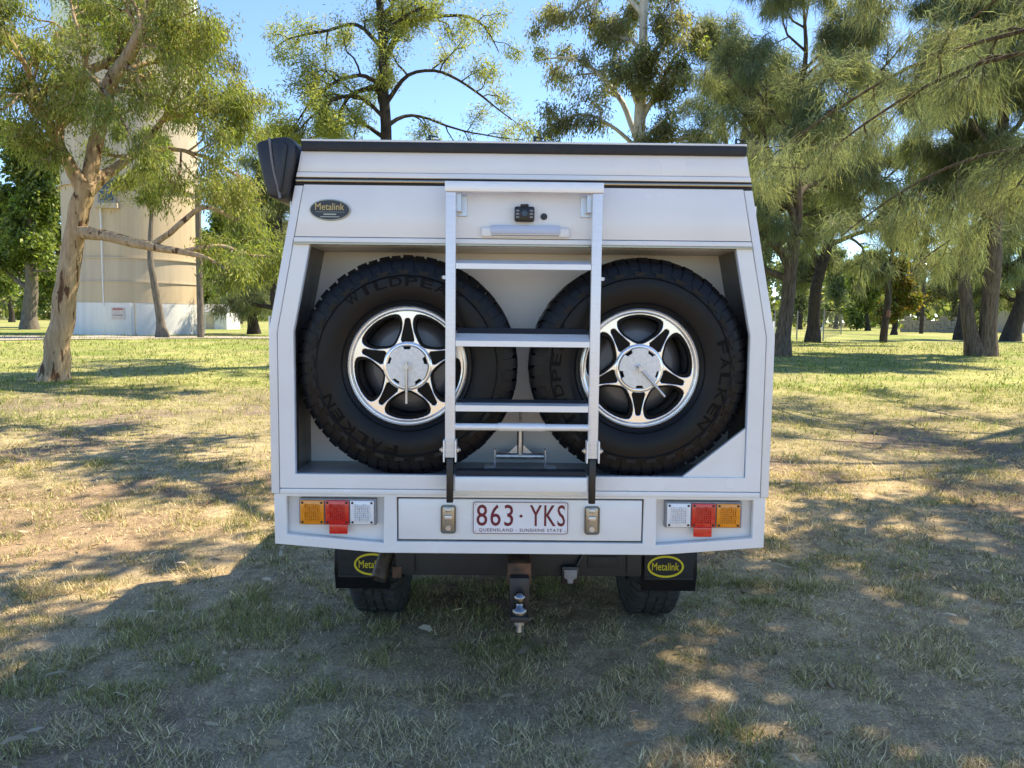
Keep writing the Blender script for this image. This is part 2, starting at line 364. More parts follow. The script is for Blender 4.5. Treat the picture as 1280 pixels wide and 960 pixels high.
# shell of the canopy
bm = bmn(); bx(bm, -0.843, 0.843, -0.012, 2.47, 2.3585, 2.3665, 0.002); V_('roof', bm, M['paint'], smooth=35)
LEN = 2.45
for s in (1, -1):
    bm = bmn(); prism(bm, [(s * 0.975, 1.004), (s * 0.975, 1.641), (s * 0.838, 2.3575), (s * 0.815, 2.3575), (s * 0.952, 1.639), (s * 0.952, 1.004)], 0.031, LEN, 0.002)
    sp = V_('side_panel', bm, M['paint'], smooth=35)
    # raised side hatch with handles
    bm = bmn(); nrm = Vector((0.715, 0, 0.14)).normalized()
    def q(z, off):
        return (s * (edge_x(z) - 0.005 + off), z)
    prism(bm, [q(1.70, 0.0), q(1.70, 0.018), q(2.27, 0.018), q(2.27, 0.0)], 0.10, LEN - 0.08, 0.004); V_('side_hatch', bm, M['paint'], sp, smooth=35)
    for yy in (0.45, 1.6):
        bm = bmn(); bx(bm, s * 0.976 - 0.012, s * 0.976 + 0.016, yy, yy + 0.14, 1.655, 1.69, 0.004); V_('handle', bm, M['plastic'], sp, smooth=35)
    # corner clips seen at the edge
    for z0 in (2.10, 1.66):
        bm = bmn(); e = edge_x(z0) if z0 > 1.7 else 0.98
        bx(bm, s * e - 0.004, s * e + 0.012, 0.035, 0.06, z0 - 0.02, z0 + 0.03, 0.003); tube(bm, (s * (e + 0.006), 0.03, z0 - 0.03), (s * (e + 0.006), 0.03, z0 + 0.04), 0.004, seg=8)
        V_('clip', bm, M['steel'], sp, smooth=35)
bm = bmn(); prism(bm, [(-0.95, 1.0), (0.95, 1.0), (0.95, 1.64), (0.815, 2.35), (-0.815, 2.35), (-0.95, 1.64)], LEN - 0.02, LEN - 0.001); V_('front_panel', bm, M['paint'])
# recess liner
D = 0.32
bm = bmn(); prism(bm, [(-0.925, 1.05), (0.925, 1.05), (0.925, 1.63), (0.858, 1.974), (-0.858, 1.974), (-0.925, 1.63)], D, D + 0.02); V_('recess_back', bm, M['liner'])
bm = bmn(); bx(bm, -0.924, 0.924, 0.0305, D - 0.001, 1.052, 1.075); V_('recess_shelf', bm, M['shelf'])
bm = bmn(); bx(bm, -0.87, 0.87, 0.0305, D + 0.02, 1.9748, 1.992); V_('recess_top', bm, M['liner'])
for s in (1, -1):
    bm = bmn(); prism(bm, [(s * 0.905, 1.076), (s * 0.905, 1.635), (s * 0.838, 1.974), (s * 0.851, 1.974), (s * 0.920, 1.64), (s * 0.920, 1.076)], 0.0305, D - 0.001); V_('recess_side', bm, M['darkside'])
    bm = bmn(); bx(bm, s * 0.886 - 0.0085 + s * 0.009, s * 0.886 + 0.0085 + s * 0.009, 0.032, 0.06, 1.09, 1.62, 0.001); V_('door_seal', bm, M['seal'])
bm = bmn(); prism(bm, [(0.634, 1.0765), (0.884, 1.0765), (0.884, 1.278)], 0.010, 0.028, 0.001); gs = V_('gusset', bm, M['liner'])
# tray / bumper
outer = [(-0.972, 1.003), (-0.972, 0.80), (-0.55, 0.766), (0.55, 0.766), (0.972, 0.80), (0.972, 1.003)]
def mir(L): return [(-x, z) for x, z in L]
lh = [(-0.923, 0.992), (-0.925, 0.838), (-0.541, 0.806), (-0.539, 0.992)]
dh = [(-0.489, 0.992), (-0.489, 0.812), (0.489, 0.812), (0.489, 0.992)]
VL('bumper', plate2d([outer, lh, mir(lh), dh], 0.004, 0.04, 0.003), M['paint'])
bm = bmn(); bx(bm, -0.965, 0.965, 0.041, 0.046, 0.80, 0.998); V_('bumper_backing', bm, M['paint'])
bm = bmn(); bx(bm, -0.955, 0.955, 0.048, 2.45, 0.79, 1.002, 0.003); V_('tray', bm, M['paint'], smooth=35)
bm = bmn(); bx(bm, -0.54, 0.54, 0.042, 0.30, 0.772, 0.7895); V_('tray_underside', bm, M['chassis'])
bm = bmn(); bx(bm, -0.487, 0.487, 0.034, 0.0405, 0.812, 0.992); V_('drawer_gap', bm, M['seal'])
bm = bmn(); bx(bm, -0.483, 0.483, 0.008, 0.033, 0.821, 0.985, 0.003); drawer = V_('drawer_front', bm, M['paint'], smooth=35)
for s in (1, -1):
    bm = bmn(); bx(bm, s * 0.2845 - 0.030, s * 0.2845 + 0.030, 0.0005, 0.0078, 0.849, 0.963, 0.012, 3); lt = V_('drawer_latch', bm, M['latch'], smooth=35)
    bm = bmn(); 
    bx(bm, s * 0.2845 - 0.012, s * 0.2845 + 0.012, -0.003, 0.0004, 0.935, 0.95, 0.002)
    bx(bm, s * 0.2845 - 0.015, s * 0.2845 + 0.015, -0.005, 0.0004, 0.900, 0.922, 0.003)
    tube(bm, (s * 0.2845, -0.004, 0.870), (s * 0.2845, 0.0004, 0.870), 0.011, seg=16)
    obj('latch_lever', bm, M['steel'], lt, 35)
# number plate
def rrect(x0, x1, z0, z1, r, n=5):
    L = []
    for cx, cz, a0 in ((x1 - r, z1 - r, 0), (x0 + r, z1 - r, 90), (x0 + r, z0 + r, 180), (x1 - r, z0 + r, 270)):
        for i in range(n + 1):
            a = math.radians(a0 + 90 * i / n); L.append((cx + r * math.cos(a), cz + r * math.sin(a)))
    return L
pl = VL('number_plate', plate2d([rrect(-0.189, 0.191, 0.847, 0.979, 0.010)], 0.001, 0.004, 0.0006), M['plate'])
po = Vector((0, 0, 0))
VL('plate_border', plate2d([rrect(-0.187, 0.189, 0.849, 0.977, 0.009), rrect(-0.1845, 0.1865, 0.8515, 0.9745, 0.007)], 0.0, 0.0009), M['maroon'], pl)
for s, cx, w in (('863', -0.1005, 0.145), ('YKS', 0.1075, 0.140)):
    text_obj('plate_number', s, cx, 0.8805, w, 0.086, 0.0002, M['maroon'], pl, 0.0016, 0.004, 1.12)
bm = bmn(); tube(bm, (0.003, -0.0004, 0.921), (0.003, 0.0009, 0.921), 0.006, seg=12); obj('plate_dot', bm, M['maroon'], pl)
text_obj('plate_motto', 'QUEENSLAND - SUNSHINE STATE', 0.001, 0.8555, 0.330, 0.0150, 0.0002, M['maroon'], pl, 0.001, 0.0, 1.15)
for sx in (-0.176, 0.178):
    for z0 in (0.860, 0.967):
        bm = bmn(); tube(bm, (sx, -0.001, z0), (sx, 0.0012, z0), 0.0035, seg=8); obj('plate_screw', bm, M['steel'], pl)
# tail lights
for s in (-1, 1):
    x0, x1 = (-0.873, -0.577) if s < 0 else (0.580, 0.876)
    z0, z1 = 0.880, 0.976
    bm = bmn(); bx(bm, x0 - 0.004, x1 + 0.006, 0.013, 0.040, z0 - 0.004, z1 + 0.006, 0.003); tl = V_('tail_light', bm, M['greyplastic'], smooth=35)
    order = ('amber', 'red', 'clear') if s < 0 else ('clear', 'red', 'amber')
    w = (x1 - x0) / 3
    for i, c in enumerate(order):
        a = x0 + i * w + 0.0025; e = a + w - 0.005
        bm = bmn(); bx(bm, a, e, 0.004, 0.0128, z0, z1, 0.003)
        n = 8
        for u in range(n):
            for v in range(n):
                cx = a + 0.018 + (e - a - 0.036) * u / (n - 1); cz = z0 + 0.018 + (z1 - z0 - 0.036) * v / (n - 1)
                if (u // 2 + v // 2) % 2 == 0: bx(bm, cx - 0.0046, cx + 0.0046, -0.002, 0.0038, cz - 0.0019, cz + 0.0019)
                else: bx(bm, cx - 0.0019, cx + 0.0019, -0.002, 0.0038, cz - 0.0046, cz + 0.0046)
        obj('lens', bm, M[c], tl, 35)
        for sx in (a + 0.009, e - 0.009):
            for sz in (z0 + 0.009, z1 - 0.009):
                bm = bmn(); tube(bm, (sx, 0.0022, sz), (sx, 0.0042, sz), 0.0048, seg=10); obj('lens_screw', bm, M['plastic'], tl)
    rx = -0.757 if s < 0 else 0.690
    bm = bmn(); bx(bm, rx, rx + 0.073, 0.006, 0.012, 0.841, 0.8795, 0.002); obj('reflector', bm, M['red'], tl, 35)
# badge
be = VL('badge', plate2d([ellipse(-0.738, 2.104, 0.078, 0.0405, 56)], -0.009, -0.003, 0.001), M['badgerim'])
VL('badge_face', plate2d([ellipse(-0.738, 2.104, 0.0735, 0.0365, 56)], -0.0105, -0.0088), M['badgeblack'], be)
text_obj('badge_lettering', 'Metalink', -0.738, 2.103, 0.110, 0.026, -0.0108, M['badgegold'], be, 0.001)
bm = bmn(); bx(bm, -0.792, -0.684, -0.0112, -0.0104, 2.0955, 2.0965); bx(bm, -0.762, -0.714, -0.0112, -0.0104, 2.085, 2.090); bx(bm, -0.774, -0.702, -0.0112, -0.0104, 2.0765, 2.0795)
tag(obj('badge_print', bm, M['badgerim'], be), kind='stuff')
# rear camera, plug and strip light on the hatch
bm = bmn(); bx(bm, -0.036, 0.040, -0.040, -0.0035, 2.066, 2.122, 0.008); bx(bm, -0.014, 0.018, -0.035, -0.0035, 2.120, 2.131, 0.004); rc = V_('reversing_camera', bm, M['plastic'], smooth=35)
bm = bmn(); tube(bm, (0.002, -0.046, 2.094), (0.002, -0.039, 2.094), 0.011, seg=18); obj('camera_glass', bm, M['glass'], rc, 35)
bm = bmn()
for sx in (-0.024, 0.028):
    for k in range(3): bx(bm, sx - 0.006, sx + 0.006, -0.0425, -0.0398, 2.078 + k * 0.012, 2.084 + k * 0.012)
tag(obj('infrared_led', bm, M['greyplastic'], rc), kind='stuff')
bm = bmn(); tube(bm, (0.077, -0.009, 2.088), (0.077, -0.0032, 2.088), 0.0125, seg=20); tube(bm, (0.077, -0.013, 2.088), (0.077, -0.009, 2.088), 0.006, seg=12); V_('push_button', bm, M['plastic'], smooth=35)
bm = bmn(); bx(bm, -0.164, 0.177, -0.022, -0.0032, 2.008, 2.046, 0.009, 3); sl_ = V_('strip_light', bm, M['liner'], smooth=35)
bm = bmn(); prism(bm, [(-0.125, 2.020), (0.138, 2.020), (0.138, 2.052), (-0.125, 2.052)], -0.028, -0.005, 0.003); obj('light_lens', bm, mat('strip_lens', (0.45, 0.52, 0.66), 0.15, coat=0.4), sl_, 35)
bm = bmn()
for k in range(34): bx(bm, -0.122 + k * 0.0076, -0.118 + k * 0.0076, -0.0235, -0.0215, 2.0125, 2.0165)
tag(obj('light_vent', bm, M['plastic'], sl_), kind='stuff')
# ladder
bm = bmn(); bx(bm, -0.296, 0.296, -0.075, -0.043, 2.168, 2.206, 0.003); lad = V_('ladder', bm, M['alloy'], smooth=35)
for s in (1, -1):
    bm = bmn(); bx(bm, s * 0.274 - 0.019, s * 0.274 + 0.019, -0.072, -0.046, 1.165, 2.167, 0.004); obj('rail', bm, M['alloy'], lad, 35)
    bm = bmn(); bx(bm, s * 0.2455 - 0.0085, s * 0.2455 + 0.0085, -0.044, -0.008, 2.10, 2.165); bx(bm, s * 0.236 - 0.020, s * 0.236 + 0.020, -0.0085, -0.0035, 2.085, 2.165, 0.002)
    tube(bm, (s * 0.238, -0.013, 2.145), (s * 0.238, -0.004, 2.145), 0.008, seg=6); tube(bm, (s * 0.238, -0.013, 2.105), (s * 0.238, -0.004, 2.105), 0.008, seg=6); obj('bracket', bm, M['steel'], lad)
    for k in (-1, 1):
        bm = bmn(); bx(bm, s * 0.274 + k * 0.0225 - 0.003, s * 0.274 + k * 0.0225 + 0.003, -0.085, -0.035, 1.150, 1.235, 0.002); obj('pivot_bracket', bm, M['alloy'], lad)
    bm = bmn(); tube(bm, (s * 0.274 - 0.040, -0.060, 1.195), (s * 0.274 + 0.040, -0.060, 1.195), 0.006, seg=10)
    for k in (-1, 1): tube(bm, (s * 0.274 + k * 0.027, -0.060, 1.195), (s * 0.274 + k * 0.034, -0.060, 1.195), 0.012, seg=6)
    obj('pivot_bolt', bm, M['steel'], lad)
    bm = bmn(); bx(bm, s * 0.274 - 0.013, s * 0.274 + 0.013, -0.075, -0.045, 0.990, 1.163, 0.003); obj('rubber_foot', bm, M['plastic'], lad, 35)
    bm = bmn(); bx(bm, s * 0.298 - 0.006, s * 0.298 + 0.006, -0.062, -0.05, 1.845, 1.858); tube(bm, (s * 0.288, -0.056, 1.852), (s * 0.308, -0.056, 1.852), 0.0055, seg=8); obj('side_clip', bm, M['steel'], lad)
def tread(zl, zt, zb, grip=True):
    bm = bmn(); prism_pts = None
    # sloping plate + lip, cross-section in (y,z) swept along x
    sec = [(-0.070, zl), (-0.066, zl), (-0.066, zb - 0.006), (0.0, zt - 0.006), (0.0, zt), (-0.070, zb)]
    A = [bm.verts.new((-0.254, y, z)) for y, z in sec]; B = [bm.verts.new((0.254, y, z)) for y, z in sec]
    bm.faces.new(A); bm.faces.new(B[::-1])
    for i in range(len(sec)): j = (i + 1) % len(sec); bm.faces.new((A[i], B[i], B[j], A[j]))
    o = obj('tread', bm, M['alloy'], lad)
    if grip:
        bm = bmn(); sl2 = (zt - zb) / 0.07
        sec = [(-0.022, zb + sl2 * 0.048 + 0.0008), (0.001, zt + 0.0008), (0.001, zt + 0.010), (-0.022, zb + sl2 * 0.048 + 0.004)]
        A = [bm.verts.new((-0.252, y, z)) for y, z in sec]; B = [bm.verts.new((0.252, y, z)) for y, z in sec]
        bm.faces.new(A); bm.faces.new(B[::-1])
        for i in range(4): j = (i + 1) % 4; bm.faces.new((A[i], B[i], B[j], A[j]))
        obj('grip_strip', bm, M['grip'], lad)
tread(1.884, 1.922, 1.904, False); tread(1.593, 1.652, 1.614); tread(1.345, 1.375, 1.368)
bm = bmn(); bx(bm, -0.254, 0.254, -0.074, -0.005, 1.036, 1.092, 0.003); obj('lower_step', bm, M['paint'], lad, 35)
bm = bmn(); bx(bm, -0.250, 0.250, -0.058, -0.002, 1.0925, 1.112); obj('grip_strip', bm, M['grip'], lad)
bm = bmn(); tube(bm, (-0.262, -0.056, 1.284), (0.262, -0.056, 1.284), 0.0135, seg=18); tube(bm, (-0.09, -0.056, 1.284), (0.09, -0.056, 1.284), 0.0165, seg=18); obj('tube_rung', bm, M['alloy'], lad, 35)
# clamp in the middle of the recess
bm = bmn(); c0 = (0.0, 0.22)
tube(bm, (-0.10, 0.2, 1.125), (0.10, 0.2, 1.125), 0.014, seg=16); tube(bm, (0.0, 0.2, 1.125), (0.0, 0.2, 1.25), 0.014, seg=16); tube(bm, (0, 0.2, 1.25), (0, 0.2, 1.33), 0.005, seg=8)
for s in (1, -1):
    bx(bm, s * 0.105 - 0.003, s * 0.105 + 0.003, 0.175, 0.225, 1.0765, 1.155); bx(bm, s * 0.127 - 0.022, s * 0.127 + 0.022, 0.175, 0.225, 1.0765, 1.083)
    prism(bm, [(s * 0.012, 1.13), (s * 0.05, 1.138), (s * 0.012, 1.175)], 0.197, 0.203)
V_('wheel_clamp', bm, M['steel'], smooth=35)

# ---- wheels
def tyre_mesh(R, wid, rb, lugs=58, text=None):
    """tyre about Y axis at origin, front bulge at y=0, back at y=wid"""
    bm = bmn()
    half = [(rb, 0.052), (rb + 0.006, 0.030), (rb + 0.016, 0.020), (rb + 0.040, 0.008), (rb + 0.075, 0.001), (rb + 0.100, 0.0), (R - 0.075, 0.003), (R - 0.045, 0.009), (R - 0.020, 0.022), (R - 0.010, 0.045), (R - 0.009, wid / 2)]
    prof = half + [(r, wid - y) for r, y in half[::-1][1:]]
    lathe(bm, prof, (0, 0, 0), 96)
    # a fine rib ring on the sidewall
    for rr in (rb + 0.024, R - 0.082):
        lathe(bm, [(rr - 0.003, 0.012 if rr < R - 0.09 else 0.001), (rr, 0.008 if rr < R - 0.09 else -0.002), (rr + 0.003, 0.012 if rr < R - 0.09 else 0.002)], (0, 0, 0), 96)
    pitch = 2 * math.pi / lugs
    def block(sec, a0, a1, flip, skew=0.0):
        A = []; B = []
        for i, (r, y) in enumerate(sec):
            yy = wid - y if flip else y
            k = skew * (y - 0.03) / 0.06
            A.append(bm.verts.new((r * math.cos(a0 + k), yy, r * math.sin(a0 + k)))); B.append(bm.verts.new((r * math.cos(a1 + k), yy, r * math.sin(a1 + k))))
        bm.faces.new(A); bm.faces.new(B[::-1]); n = len(sec)
        for i in range(n): j = (i + 1) % n; bm.faces.new((A[i], B[i], B[j], A[j]))
    for i in range(lugs):
        a = i * pitch
        for flip in (False, True):
            o = pitch * 0.5 if flip else 0
            if i % 2 == 0:
                sec = [(R - 0.068, 0.0015), (R - 0.042, 0.0035), (R - 0.012, 0.020), (R, 0.034), (R, 0.088), (R - 0.016, 0.088), (R - 0.03, 0.035), (R - 0.068, 0.012)]
                block(sec, a + o, a + o + pitch * 0.82, flip, 0.025)
                block([(R - 0.074, 0.0), (R - 0.06, -0.001), (R - 0.06, 0.01), (R - 0.074, 0.01)], a + o + pitch * 0.30, a + o + pitch * 1.25, flip)
            else:
                sec = [(R - 0.050, 0.007), (R - 0.034, 0.009), (R - 0.010, 0.026), (R - 0.001, 0.040), (R - 0.001, 0.082), (R - 0.016, 0.082), (R - 0.03, 0.04), (R - 0.050, 0.016)]
                block(sec, a + o + 0.06 * pitch, a + o + pitch * 0.78, flip, 0.025)
                block([(R - 0.062, 0.003), (R - 0.054, 0.004), (R - 0.054, 0.012), (R - 0.062, 0.012)], a + o + pitch * 0.0, a + o + pitch * 0.5, flip)
        for y0 in (0.095, 0.145):
            if y0 + 0.04 < wid - 0.08:
                sh = 0.35 * pitch if y0 > 0.1 else 0.1 * pitch
                block([(R - 0.018, y0), (R - 0.001, y0 + 0.003), (R - 0.001, y0 + 0.040), (R - 0.018, y0 + 0.043)], a + sh, a + sh + pitch * 0.72, False, 0.05 if i % 2 else -0.05)
    bmesh.ops.recalc_face_normals(bm, faces=bm.faces[:])
    me = bpy.data.meshes.new('tyre'); bm.to_mesh(me); bm.free()
    me.polygons.foreach_set('use_smooth', np.ones(len(me.polygons), dtype=bool)); me.set_sharp_from_angle(angle=math.radians(38))
    return me
def arc_text(name, s, r0, h, ac, span, y, m, parent):
    """letters on a circle in the XZ plane, heads outward, reading clockwise; ac centre angle (deg), span (deg)"""
    Vs = []; Fs = []; off = 0; n = len(s)
    for i, ch in enumerate(s):
        me, co = text_co(ch, 0.5, 0.02)
        if len(co) == 0: continue
        lo = co.min(0); hi = co.max(0); wl = math.radians(span) * r0 / n * 0.80
        u = (co[:, 0] - (lo[0] + hi[0]) / 2) / (hi[0] - lo[0]) * wl * (0.35 if ch == 'I' else 1.0); v = (co[:, 1] - lo[1]) / (hi[1] - lo[1]) * h
        a = math.radians(ac + span / 2 - span * (i + 0.5) / n) - u / r0
        rr = r0 + v
        Vs.append(np.stack([rr * np.cos(a), y + (0.5 - co[:, 2]) * 0.005, rr * np.sin(a)], 1))
        for p in me.polygons: Fs.append([k + off for k in p.vertices])
        off += len(co); bpy.data.meshes.remove(me)
    me = bpy.data.meshes.new(name); me.from_pydata(np.concatenate(Vs).tolist(), [], Fs); me.update()
    return link(name, me, m, parent)
def polar(rs, ph, R):
    return [(R * r * math.cos(math.radians(ph + a)), R * r * math.sin(math.radians(ph + a))) for r, a in rs]
def smooth_loop(L, it=2):
    for _ in range(it):
        N = []
        for i in range(len(L)):
            a = L[i]; b = L[(i + 1) % len(L)]
            N += [(0.75 * a[0] + 0.25 * b[0], 0.75 * a[1] + 0.25 * b[1]), (0.25 * a[0] + 0.75 * b[0], 0.25 * a[1] + 0.75 * b[1])]
        L = N
    return L
RR = 0.236; TR = 0.435; TW = 0.285
op_s = [(.40, 0), (.44, 12), (.52, 21), (.61, 27.0), (.72, 29.3), (.82, 28.5), (.885, 25), (.90, 14), (.905, 0), (.90, -14), (.885, -25), (.82, -28.5), (.72, -29.3), (.61, -27.0), (.52, -21), (.44, -12)]
pk_s = [(.42, 17), (.56, 9.0), (.70, 4.6), (.80, 3.0), (.80, -3.0), (.70, -4.6), (.56, -9.0), (.42, -17), (.41, 0)]
def inset(L, k):
    c = np.mean(np.array(L), 0); return [tuple(c + (np.array(p) - c) * k) for p in L]
def spoke_face(rot, R, pockets, y0, y1, bev):
    L = [ellipse(0, 0, R * 0.93, R * 0.93, 96)]
    for k in range(5):
        L.append(inset(smooth_loop(polar(op_s, rot + 36 + 72 * k, R), 1), 1.0 if pockets else 0.84))
        if pockets: L.append(smooth_loop(polar(pk_s, rot + 72 * k, R), 1))
    if pockets: L.append(ellipse(0, 0, R * 0.33, R * 0.33, 48))
    return plate2d(L, y0, y1, bev)
tyre_me = tyre_mesh(TR, TW, 0.230)
def wheel_parts(root, rot, tyre_data, tyremat):
    """children of root (local coordinates, axis Y, front at -Y)"""
    link('tyre', tyre_data, None, root).data
    bm = bmn(); lathe(bm, [(RR * 0.90, 0.050), (RR * 0.905, 0.036), (RR * 0.935, 0.030), (RR * 0.945, 0.026), (RR * 0.96, 0.028), (RR * 0.985, 0.020), (RR, 0.022), (RR * 1.01, 0.034)], (0, 0, 0), 96); obj('rim_lip', bm, M['machined'], root, 50)
    link('spokes', spoke_face(rot, RR, True, 0.034, 0.046, 0.0025), M['machined'], root)
    link('spoke_pocket', spoke_face(rot, RR, False, 0.0465, 0.085, 0.002), M['rimblack'], root)
def spare(cx, cz, rot, hang, texts):
    bm = bmn()
    lathe(bm, [(0.10, 0.13), (0.10, 0.235), (0.205, 0.24), (0.215, 0.10), (0.220, 0.052)], (0, 0, 0), 64); lathe(bm, [(0.001, 0.11), (0.145, 0.11), (0.165, 0.12), (0.2, 0.19)], (0, 0, 0), 64)
    root = obj('spare_wheel', bm, M['dish'], ute, 40); root.location = (cx, 0.018 - 1.36, cz)
    wheel_parts(root, rot, tyre_me, None)
    bm = bmn(); lathe(bm, [(RR * 0.335, 0.048), (RR * 0.335, 0.030), (RR * 0.36, 0.027), (RR * 0.385, 0.028), (RR * 0.41, 0.034), (RR * 0.41, 0.05)], (0, 0, 0), 64); obj('hub_ring', bm, M['machined'], root, 40)
    # plate with five notches
    L = []
    for i in range(120):
        a = 360 * i / 120; dd = min(abs((a - rot - 72 * k + 180) % 360 - 180) for k in range(5))
        rr = RR * (0.345 if dd > 11 else 0.285); L.append((rr * math.cos(math.radians(a)), rr * math.sin(math.radians(a))))
    link('hub_plate', plate2d([L], 0.012, 0.024, 0.001), M['hubplate'], root)
    bm = bmn(); a = math.radians(hang)
    e = (0.145 * math.cos(a), 0.000, 0.145 * math.sin(a))
    tube(bm, (0, 0.0, 0), (0, 0.012, 0), 0.016, seg=6); tube(bm, (0, -0.012, 0), (0, 0.0, 0), 0.009, seg=10)
    tube(bm, (-0.018 * math.cos(a), -0.006, -0.018 * math.sin(a)), (e[0], -0.004, e[2]), 0.0055, seg=10); obj('winding_handle', bm, M['steel'], root, 35)
    for s, ac, span in texts: arc_text('tyre_lettering', s, 0.314, 0.035, ac, span, -0.0008, M['tyretext'], root)
    return root
tyre_me.materials.append(M['tyre'])
spare(-0.451, 1.508, 90, -90, [('WILDPEAK', 92, 84), ('FALKEN', 232, 66)])
spare(0.465, 1.508, 270, -48, [('WILDPEAK', 190, 84), ('FALKEN', -12, 66)])
# road wheels under the tray
tyre_road = tyre_mesh(0.42, 0.285, 0.225, 50); tyre_road.materials.append(M['tyre_used'])
for sx in (1, -1):
    for wy in (1.45, 4.60):
        bm = bmn(); lathe(bm, [(0.02, 0.06), (0.10, 0.05), (0.15, 0.06), (0.20, 0.05), (0.226, 0.028), (0.228, 0.26)], (0, 0, 0), 48)
        w = obj('road_wheel', bm, M['rimblack'], ute, 40); w.location = (sx * (0.775 + 0.1425), wy - 1.36, 0.405); w.rotation_euler[2] = math.pi / 2 * sx
        link('tyre', tyre_road, None, w); link('spokes', spoke_face(90, 0.23, True, 0.03, 0.046, 0.002), M['machined'], w)
bm = bmn(); tube(bm, (-0.72, 1.45, 0.42), (0.72, 1.45, 0.42), 0.045, seg=14); lathe(bm, [(0.001, -0.12), (0.09, -0.10), (0.13, 0), (0.09, 0.10), (0.001, 0.12)], (0.0, 1.45, 0.42), 20); V_('rear_axle', bm, M['chassis'], smooth=40)
for s in (1, -1):
    bm = bmn(); bx(bm, s * 0.40 - 0.035, s * 0.40 + 0.035, 0.32, 5.0, 0.60, 0.76, 0.006); V_('chassis_rail', bm, M['chassis'])
    bm = bmn(); bx(bm, s * 0.79 - 0.127, s * 0.79 + 0.127, 0.878, 0.888, 0.362, 0.79, 0.003); mf = V_('mud_flap', bm, M['flap'], smooth=35)
    bm = bmn(); bx(bm, s * 0.79 - 0.127, s * 0.79 + 0.127, 0.872, 0.8775, 0.362, 0.372, 0.001); obj('edge_strip', bm, M['chassis'], mf)
    ox = 0.772 if s > 0 else -0.742; oz = 0.430
    link('oval_ring', plate2d([ellipse(ox, oz, 0.094, 0.058, 64), ellipse(ox, oz, 0.084, 0.048, 64)], 0.8745, 0.8778), M['yellow'], mf)
    text_obj('flap_lettering', 'Metalink', ox, oz - 0.020, 0.140, 0.040, 0.8768, M['yellow'], mf, 0.002)
    bm = bmn(); pts = []
    for i in range(15):
        a = math.radians(-20 + 220 * i / 14); pts.append((1.45 + 0.52 * math.cos(a), 0.40 + 0.42 * math.sin(a) * 0.9))
    A = [bm.verts.new((s * 0.66, y, z)) for y, z in pts]; B = [bm.verts.new((s * 0.95, y, z)) for y, z in pts]
    for i in range(14): bm.faces.new((A[i], A[i + 1], B[i + 1], B[i]))
    bmesh.ops.solidify(bm, geom=bm.faces[:], thickness=0.006); V_('mudguard', bm, M['blackpaint'], smooth=40)
# tow bar, hitch, exhaust, socket
bm = bmn(); bx(bm, -0.535, 0.535, 0.27, 0.36, 0.585, 0.715, 0.006); tow = V_('tow_bar', bm, M['chassis'], smooth=35)
for a_ in ((0.30, 0.43, 0.264, 0.625, 0.675), (-0.53, -0.45, 0.26, 0.60, 0.70), (0.47, 0.53, 0.262, 0.60, 0.70)):
    bm = bmn(); bx(bm, a_[0], a_[1], a_[2], 0.2695, a_[3], a_[4], 0.003); obj('mounting_plate', bm, M['chassis'], tow, 35)
bm = bmn(); bx(bm, -0.545, -0.505, 0.258, 0.2655, 0.575, 0.625, 0.002); obj('rusty_bracket', bm, M['rust'], tow)
bm = bmn(); bx(bm, -0.048, 0.048, 0.06, 0.30, 0.615, 0.71, 0.006); obj('receiver', bm, M['rust'], tow, 35)
bm = bmn()
lathe(bm, [(0.03, 0), (0.03, 0.02)], (0, 0, 0), 8); bm.free(); bm = bmn()
bx(bm, -0.040, 0.040, 0.012, 0.060, 0.515, 0.665, 0.004); bx(bm, -0.036, 0.036, -0.075, 0.02, 0.515, 0.538, 0.004); hitch = V_('tow_hitch', bm, M['blackpaint'], smooth=35)
bm = bmn(); prof = []
zc = 0.603; rb_ = 0.025
zz = [(0.001, zc + rb_)] + [(rb_ * math.sin(math.radians(a)), zc + rb_ * math.cos(math.radians(a))) for a in range(15, 151, 15)] + [(0.014, 0.575), (0.019, 0.568), (0.029, 0.560), (0.031, 0.545), (0.030, 0.539)]
rings = [[bm.verts.new((r * math.cos(2 * math.pi * i / 24), -0.038 + r * math.sin(2 * math.pi * i / 24), z)) for i in range(24)] for r, z in zz]
for k in range(len(rings) - 1):
    for i in range(24): bm.faces.new((rings[k][i], rings[k][(i + 1) % 24], rings[k + 1][(i + 1) % 24], rings[k + 1][i]))
obj('tow_ball', bm, M['chrome'], hitch, 60)
bm = bmn(); tube(bm, (0, -0.038, 0.495), (0, -0.038, 0.5145), 0.021, seg=6); tube(bm, (0, -0.038, 0.465), (0, -0.038, 0.50), 0.011, seg=12); obj('ball_nut', bm, M['steel'], hitch, 35)
bm = bmn(); bx(bm, 0.185, 0.262, 0.235, 0.262, 0.560, 0.64, 0.008); sk = V_('trailer_socket', bm, M['plastic'], smooth=35)
bm = bmn(); prism(bm, [(0.195, 0.628), (0.252, 0.628), (0.250, 0.592), (0.236, 0.585), (0.234, 0.568), (0.212, 0.568), (0.210, 0.585), (0.197, 0.592)], 0.226, 0.2345, 0.002); obj('socket_cover', bm, M['greyplastic'], sk, 35)
bm = bmn(); tube(bm, (0.25, 0.245, 0.64), (0.30, 0.29, 0.72), 0.007, seg=8); obj('cable', bm, M['plastic'], sk, 35)
bm = bmn()
pp = [Vector((-0.56, 0.95, 0.74)), Vector((-0.56, 0.45, 0.735)), Vector((-0.565, 0.36, 0.71)), Vector((-0.605, 0.25, 0.572))]
for a, b_ in zip(pp[:-1], pp[1:]): tube(bm, a, b_, 0.034, seg=20, caps=False)
tube(bm, pp[-1], pp[-2], 0.030, seg=20, caps=False); V_('exhaust_pipe', bm, M['exhaust'], smooth=50)
